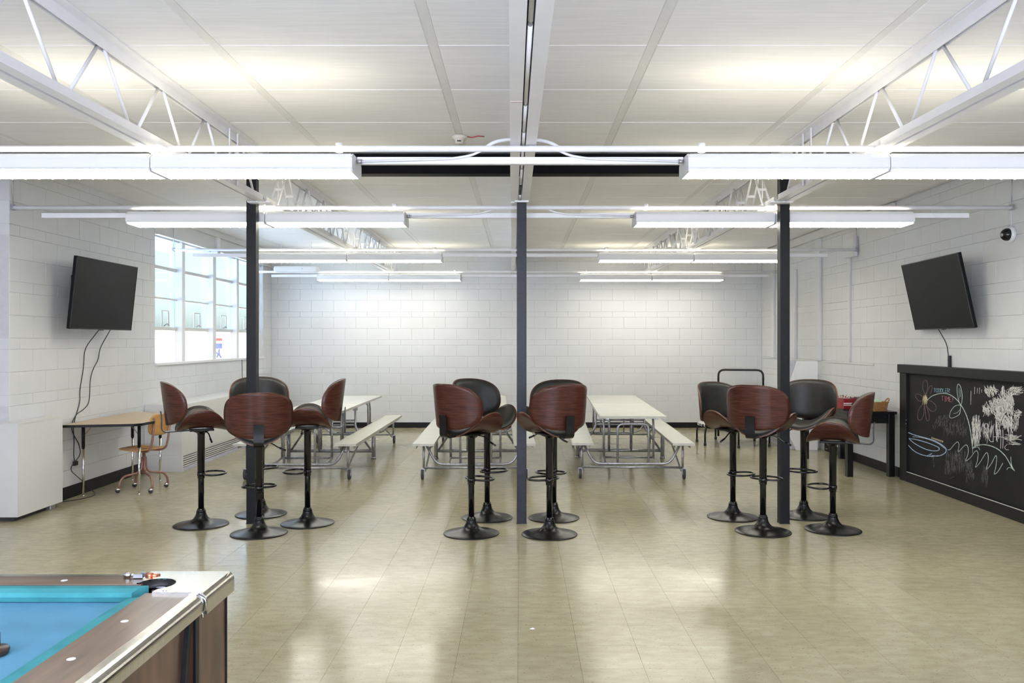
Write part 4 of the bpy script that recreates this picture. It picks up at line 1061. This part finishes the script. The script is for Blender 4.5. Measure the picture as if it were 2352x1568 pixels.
hatch(m_, [(660, 1060), (920, 1000), (930, 1180), (900, 1260), (640, 1330)], 120, 130, 6, 92, 12)
hatch(m_, [(910, 1160), (1010, 1160), (1030, 1400), (930, 1410)], 50, 110, 6, 92, 18)
hatch(m_, [(1120, 1260), (1215, 1260), (1215, 1450), (1130, 1430)], 22, 150, 6, 90, 5)
hatch(m_, [(480, 1090), (510, 1090), (500, 1220), (485, 1220)], 8, 60, 6, 90, 8)
stroke(m_, [(710, 1384), (766, 1364)], 6, False)
m_.build('chalk_smudge', 'chalkgrey', t)['kind'] = 'stuff'

# ------------------------------------------------------------------ pool table in the near left corner
t = thing('pool_table', 'coin style pool table with blue cloth, walnut rails and chrome corner', 'pool table', (0, 0, 0))
PX1, PX0, PY1, PY0_ = -.975, -2.395, 2.795, .33      # outer faces
ZT, ZBED = .818, .772
RW = .19                                             # rail width, outside to cushion back
MB().box((PX0 + RW - .02, PY0_ + RW - .02, ZBED - .03), (PX1 - RW + .02, PY1 - RW + .02, ZBED)).build('bed_cloth', 'felt', t)
# rails
MB().box((PX1 - RW, PY0_ + .22, ZT - .045), (PX1 - .045, PY1 - .225, ZT), bev=.002).build('rail', 'poolwood', t)
MB().box((PX0 + .045, PY0_ + .22, ZT - .045), (PX0 + RW, PY1 - .225, ZT), bev=.002).build('rail', 'poolwood', t)
MB().box((PX0 + .24, PY1 - .135, ZT - .045), (PX1 - .245, PY1 - .045, ZT), bev=.002).build('rail', 'poolwood_x', t)
MB().box((PX0 + .24, PY0_ + .045, ZT - .045), (PX1 - .245, PY0_ + .135, ZT), bev=.002).build('rail', 'poolwood_x', t)
def trim_profile(mb, axis, fixed, s, a, b, grow=0.0):
    """rounded metal edge: a quarter round from the rail top over to a straight drop"""
    pr = []
    w, h = .048 + grow, .050 + grow
    pr.append((0, 0)); 
    for k in range(8):
        q = math.radians(90 - 90 * k / 7); pr.append((w - .026 + .026 * math.cos(q), grow * .6 - .026 + .026 * math.sin(q)))
    pr += [(w, -h), (w - .008, -h), (w - .010, -.032), (0, -.012)]
    n = len(pr); vs_ = []
    for e in (a, b):
        for u, z in pr: vs_.append((fixed + s * u, e, ZT + z) if axis == 'Y' else (e, fixed + s * u, ZT + z))
    fs_ = [(i, (i + 1) % n, n + (i + 1) % n, n + i) for i in range(n)] + [tuple(reversed(range(n))), tuple(range(n, 2 * n))]
    o = len(mb.v); mb.add(vs_, fs_)
    return mb
trim_profile(MB(), 'Y', PX1 - .045, 1, PY0_ + .22, PY1 - .24).build('metal_trim', 'alu', t)
trim_profile(MB(), 'Y', PX0 + .045, -1, PY0_ + .22, PY1 - .24).build('metal_trim', 'alu', t)
trim_profile(MB(), 'X', PY1 - .045, 1, PX0 + .25, PX1 - .25).build('metal_trim', 'alu', t)
trim_profile(MB(), 'X', PY0_ + .045, -1, PX0 + .25, PX1 - .25).build('metal_trim', 'alu', t)
# cushions (cloth over rubber), cut at an angle next to the pockets
def cushion(p, q, inward, cutA, cutB):
    d = (Vector(q) - Vector(p)).normalized(); inn = Vector(inward); pr = [(0, ZT - .004), (.030, ZT - .004), (.052, ZT - .012), (.052, ZT - .026), (.040, ZBED + .002), (0, ZBED + .002)]
    vs_ = []
    for e, s_, cut in ((Vector(p), 1, cutA), (Vector(q), -1, cutB)):
        for u, z in pr: vs_.append((*(e + d * s_ * cut * u / .052 + inn * u), z))
    n = len(pr); fs_ = [(i, (i + 1) % n, n + (i + 1) % n, n + i) for i in range(n)] + [tuple(reversed(range(n))), tuple(range(n, 2 * n))]
    MB().add(vs_, fs_).build('cushion', 'feltteal', t)
IX0, IX1, IY0, IY1 = PX0 + RW, PX1 - RW, PY0_ + .135, PY1 - .135
cushion((IX0 + .04, IY1), (IX1 - .030, IY1), (0, -1), .03, .03)
cushion((IX0 + .04, IY0), (IX1 - .04, IY0), (0, 1), .03, .03)
cushion((IX1, IY0 + .08), (IX1, IY1 - .115), (-1, 0), .03, .03)
cushion((IX0, IY0 + .08), (IX0, IY1 - .10), (1, 0), .03, .03)
# chrome corner casting with the pocket
def corner(sx, sy):
    ox, oy = (PX1 if sx > 0 else PX0), (PY1 if sy > 0 else PY0_)
    pc = (-.192, -.150); pr_ = .062
    arc = [(pc[0] + pr_ * math.cos(math.radians(a)), pc[1] + pr_ * math.sin(math.radians(a))) for a in range(150, -61, -14)]
    polyA = [(-.004, -.004), (-.27, -.004), (-.262, -.085)] + arc + [(-.165, -.235), (-.004, -.240)]
    m_ = MB(); n = len(polyA)
    f = lambda p: (ox + sx * p[0], oy + sy * p[1])
    mid = (-.06, -.06)
    # fan: outer edge against arc
    topv = [(*f(p), ZT + .006) for p in polyA]; botv = [(*f(p), ZT - .012) for p in polyA]
    bm = bmesh.new(); vt = [bm.verts.new(v) for v in topv]; ff = bm.faces.new(vt); bmesh.ops.triangulate(bm, faces=[ff]); bm.verts.index_update()
    tris = [[v.index for v in q.verts] for q in bm.faces]; bm.free()
    m_.add(topv + botv, tris + [[n + i for i in reversed(q)] for q in tris] + [(i, (i + 1) % n, n + (i + 1) % n, n + i) for i in range(n)])
    cap = m_.build('corner_cap', 'alu', t)
    e = MB(); trim_profile(e, 'Y', ox - sx * .049, sx, oy - sy * .001, oy - sy * .243, .010); trim_profile(e, 'X', oy - sy * .049, sy, ox - sx * .001, ox - sx * .262, .010)
    e.build('rounded_edge', 'alu', cap)
    c = f(pc); m_ = MB(); seg = 20; vs_ = []; a0 = -75
    for zz, rr in ((ZT + .004, pr_), (ZT - .03, pr_ * .96), (ZBED - .06, pr_ * .9)):
        for k in range(seg + 1):
            a = math.radians(a0 + 240 * k / seg); vs_.append((c[0] + sx * rr * math.cos(a), c[1] + sy * rr * math.sin(a), zz))
    for zz, rr in ((ZBED - .06, pr_ + .008), (ZT + .004, pr_ + .008)):
        for k in range(seg + 1):
            a = math.radians(a0 + 240 * k / seg); vs_.append((c[0] + sx * rr * math.cos(a), c[1] + sy * rr * math.sin(a), zz))
    w = seg + 1; fs_ = [(r_ * w + k, r_ * w + k + 1, (r_ + 1) % 5 * w + k + 1, (r_ + 1) % 5 * w + k) for r_ in range(5) for k in range(seg)]
    m_.add(vs_, fs_, 0, True).lathe([(pr_ * .9, ZBED - .064), (pr_ * .9, ZBED - .060)], 20, at=(c[0], c[1], 0))
    m_.build('pocket', 'gloss', t)
    for dx, dy in ((-.13, -.222), (-.245, -.06)):
        q = f((dx, dy)); MB().lathe([(.006, ZT + .005), (.006, ZT + .0075), (.003, ZT + .0085)], 12, at=(q[0], q[1], 0)).build('screw', 'chrome', t)
for sx in (-1, 1):
    for sy in (-1, 1): corner(sx, sy)
bx, by = PX1 - .004, PY1 - .245
MB().tube([(bx - .01, by, ZT - .035), (bx, by, ZT - .060), (bx, by, ZT - .070)], .0032, 8).build('trim_bolt', 'chrome', t)
MB().tube([(PX1 - .02, by - .003, ZT + .002), (PX1 + .006, by - .003, ZT - .012), (PX1 + .010, by - .003, ZT - .05)], .0022, 6, fillet=.01).build('trim_bead', 'chrome', t)
# inlaid sights
for y in (2.31, 2.035, 1.76, 1.2, .93):
    for x in (PX1 - .130, PX0 + .130): MB().lathe([(.0105, ZT - .003), (.0105, ZT + .0006)], 20, at=(x, y, 0)).build('sight', 'pearl', t)
for x in (-1.49, -1.74, -1.99):
    for y in (PY1 - .092, PY0_ + .092): MB().lathe([(.0105, ZT - .003), (.0105, ZT + .0006)], 20, at=(x, y, 0)).build('sight', 'pearl', t)
# cabinet
MB().box((PX0 + .03, PY0_ + .03, .42), (PX1 - .030, PY1 - .03, ZT - .05)).build('cabinet', 'poolside', t)
for sx in (-1, 1):
    for sy in (-1, 1):
        ox, oy = (PX1 if sx > 0 else PX0), (PY1 if sy > 0 else PY0_)
        MB().box((ox - sx * .25, oy - sy * .285, .36), (ox - sx * .014, oy - sy * .018, ZT - .054), bev=.003).build('corner_panel', 'poolside', t)
        MB().box((ox - sx * .018, oy - sy * .022, .36), (ox - sx * .010, oy - sy * .014, ZT - .054)).build('corner_strip', 'blacksteel', t)
        MB().box((ox - sx * .016, oy - sy * .290, .36), (ox - sx * .008, oy - sy * .262, ZT - .056)).build('black_strip', 'blacksteel', t)
        pl = [(oy - sy * .302, ZT - .062), (oy - sy * .318, ZT - .062), (oy - sy * .395, .36), (oy - sy * .365, .36)]
        MB().prism(pl, ox - sx * .030, ox - sx * .016, axis='X').build('black_strip', 'blacksteel', t)
        MB().box((ox - sx * .24, oy - sy * .26, 0), (ox - sx * .07, oy - sy * .09, .36), bev=.01).build('leg', 'poolside', t)

def bit(name, lab, cat, mb, m_): return tag(mb.build(name, m_), lab, cat, 'small metal pieces on the pool table rail')
zr = ZT + .0005
q = at(292, 1330, 2.735)
bit('metal_coupling', 'small shiny metal coupling, leftmost of the bits on the far pool table rail', 'hardware', MB().tube([(q.x - .010, 2.735, zr + .008), (q.x + .012, 2.735, zr + .008)], .008, 10).tube([(q.x + .012, 2.735, zr + .008), (q.x + .022, 2.737, zr + .008)], .005, 8), 'chrome')
bit('folded_clip', 'small grey folded metal clip between two bits on the far pool table rail', 'hardware', MB().box((q.x + .026, 2.722, zr), (q.x + .056, 2.724, zr + .014)).box((q.x + .026, 2.722, zr), (q.x + .056, 2.745, zr + .002)).box((q.x + .040, 2.744, zr), (q.x + .056, 2.746, zr + .016)), 'zinc')
bit('copper_fitting', 'small copper fitting next to the chrome corner of the pool table', 'hardware', MB().tube([(q.x + .066, 2.735, zr + .0085), (q.x + .086, 2.728, zr + .0085)], .0085, 10).tube([(q.x + .086, 2.728, zr + .0085), (q.x + .104, 2.745, zr + .006)], .005, 8), 'copperbit')
# brown chalk dish with a navy piece on the cloth at the picture's left edge
q = at(-14, 1494, 1)
k = (CAM_H - ZBED - .012) / (CAM_H - q.z); q = at(-14, 1494, k)
o = tag(MB().lathe([(.020, ZBED + .001), (.034, ZBED + .003), (.037, ZBED + .014), (.033, ZBED + .020), (.012, ZBED + .022)], 30, at=(q.x, q.y, 0)).build('chalk_holder', 'darkbrown'), 'dark brown round holder on the blue cloth at the left picture edge', 'holder')
MB().lathe([(.018, ZBED + .021), (.018, ZBED + .056), (.014, ZBED + .060)], 20, at=(q.x - .006, q.y + .004, 0)).build('navy_piece', 'navy', o)

# sticker in the window: red band, white band, blue letters
Yc = 12.51 + .12
st = thing('window_sticker', 'small red white and blue sticker on the bottom pane of the window', 'sticker', (XL - .112, 12.90, 1.52))
MB().box((-.002, -.17, .085), (0, .17, .125)).build('red_band', 'film_red', st)
MB().box((-.002, -.17, .04), (0, .17, .085)).build('white_band', 'film', st)
MB().box((-.002, -.17, -.04), (0, .17, .04)).build('blue_band', 'film_blue', st)
m_ = MB(); m_.tube([(.0, -.13, -.05), (.0, -.09, -.10), (0, -.02, -.11), (0, .0, -.14), (0, -.05, -.165)], .012, 6, fillet=.03).tube([(0, .05, -.05), (0, .03, -.10), (0, .07, -.15), (0, .13, -.175)], .012, 6, fillet=.03)
m_.build('lettering', 'film_blue', st)

# scraps of paper on the floor in front
q = Vector(((1222 - VX) * CAM_H / (1445 - VY), CAM_H * FPX / (1445 - VY), 0))
sc_ = MB(); sc_.add([(-.016, 0, .001), (.002, -.010, .003), (.018, .004, .0012), (.006, .014, .005), (-.010, .012, .001), (0, .003, .0085)], [(0, 1, 5), (1, 2, 5), (2, 3, 5), (3, 4, 5), (4, 0, 5), (4, 3, 2, 1, 0)])
o = sc_.build('paper_scrap', 'offwhite'); o.location = q; tag(o, 'tiny white scrap of paper lying on the bare floor in front of the stools', 'scrap')
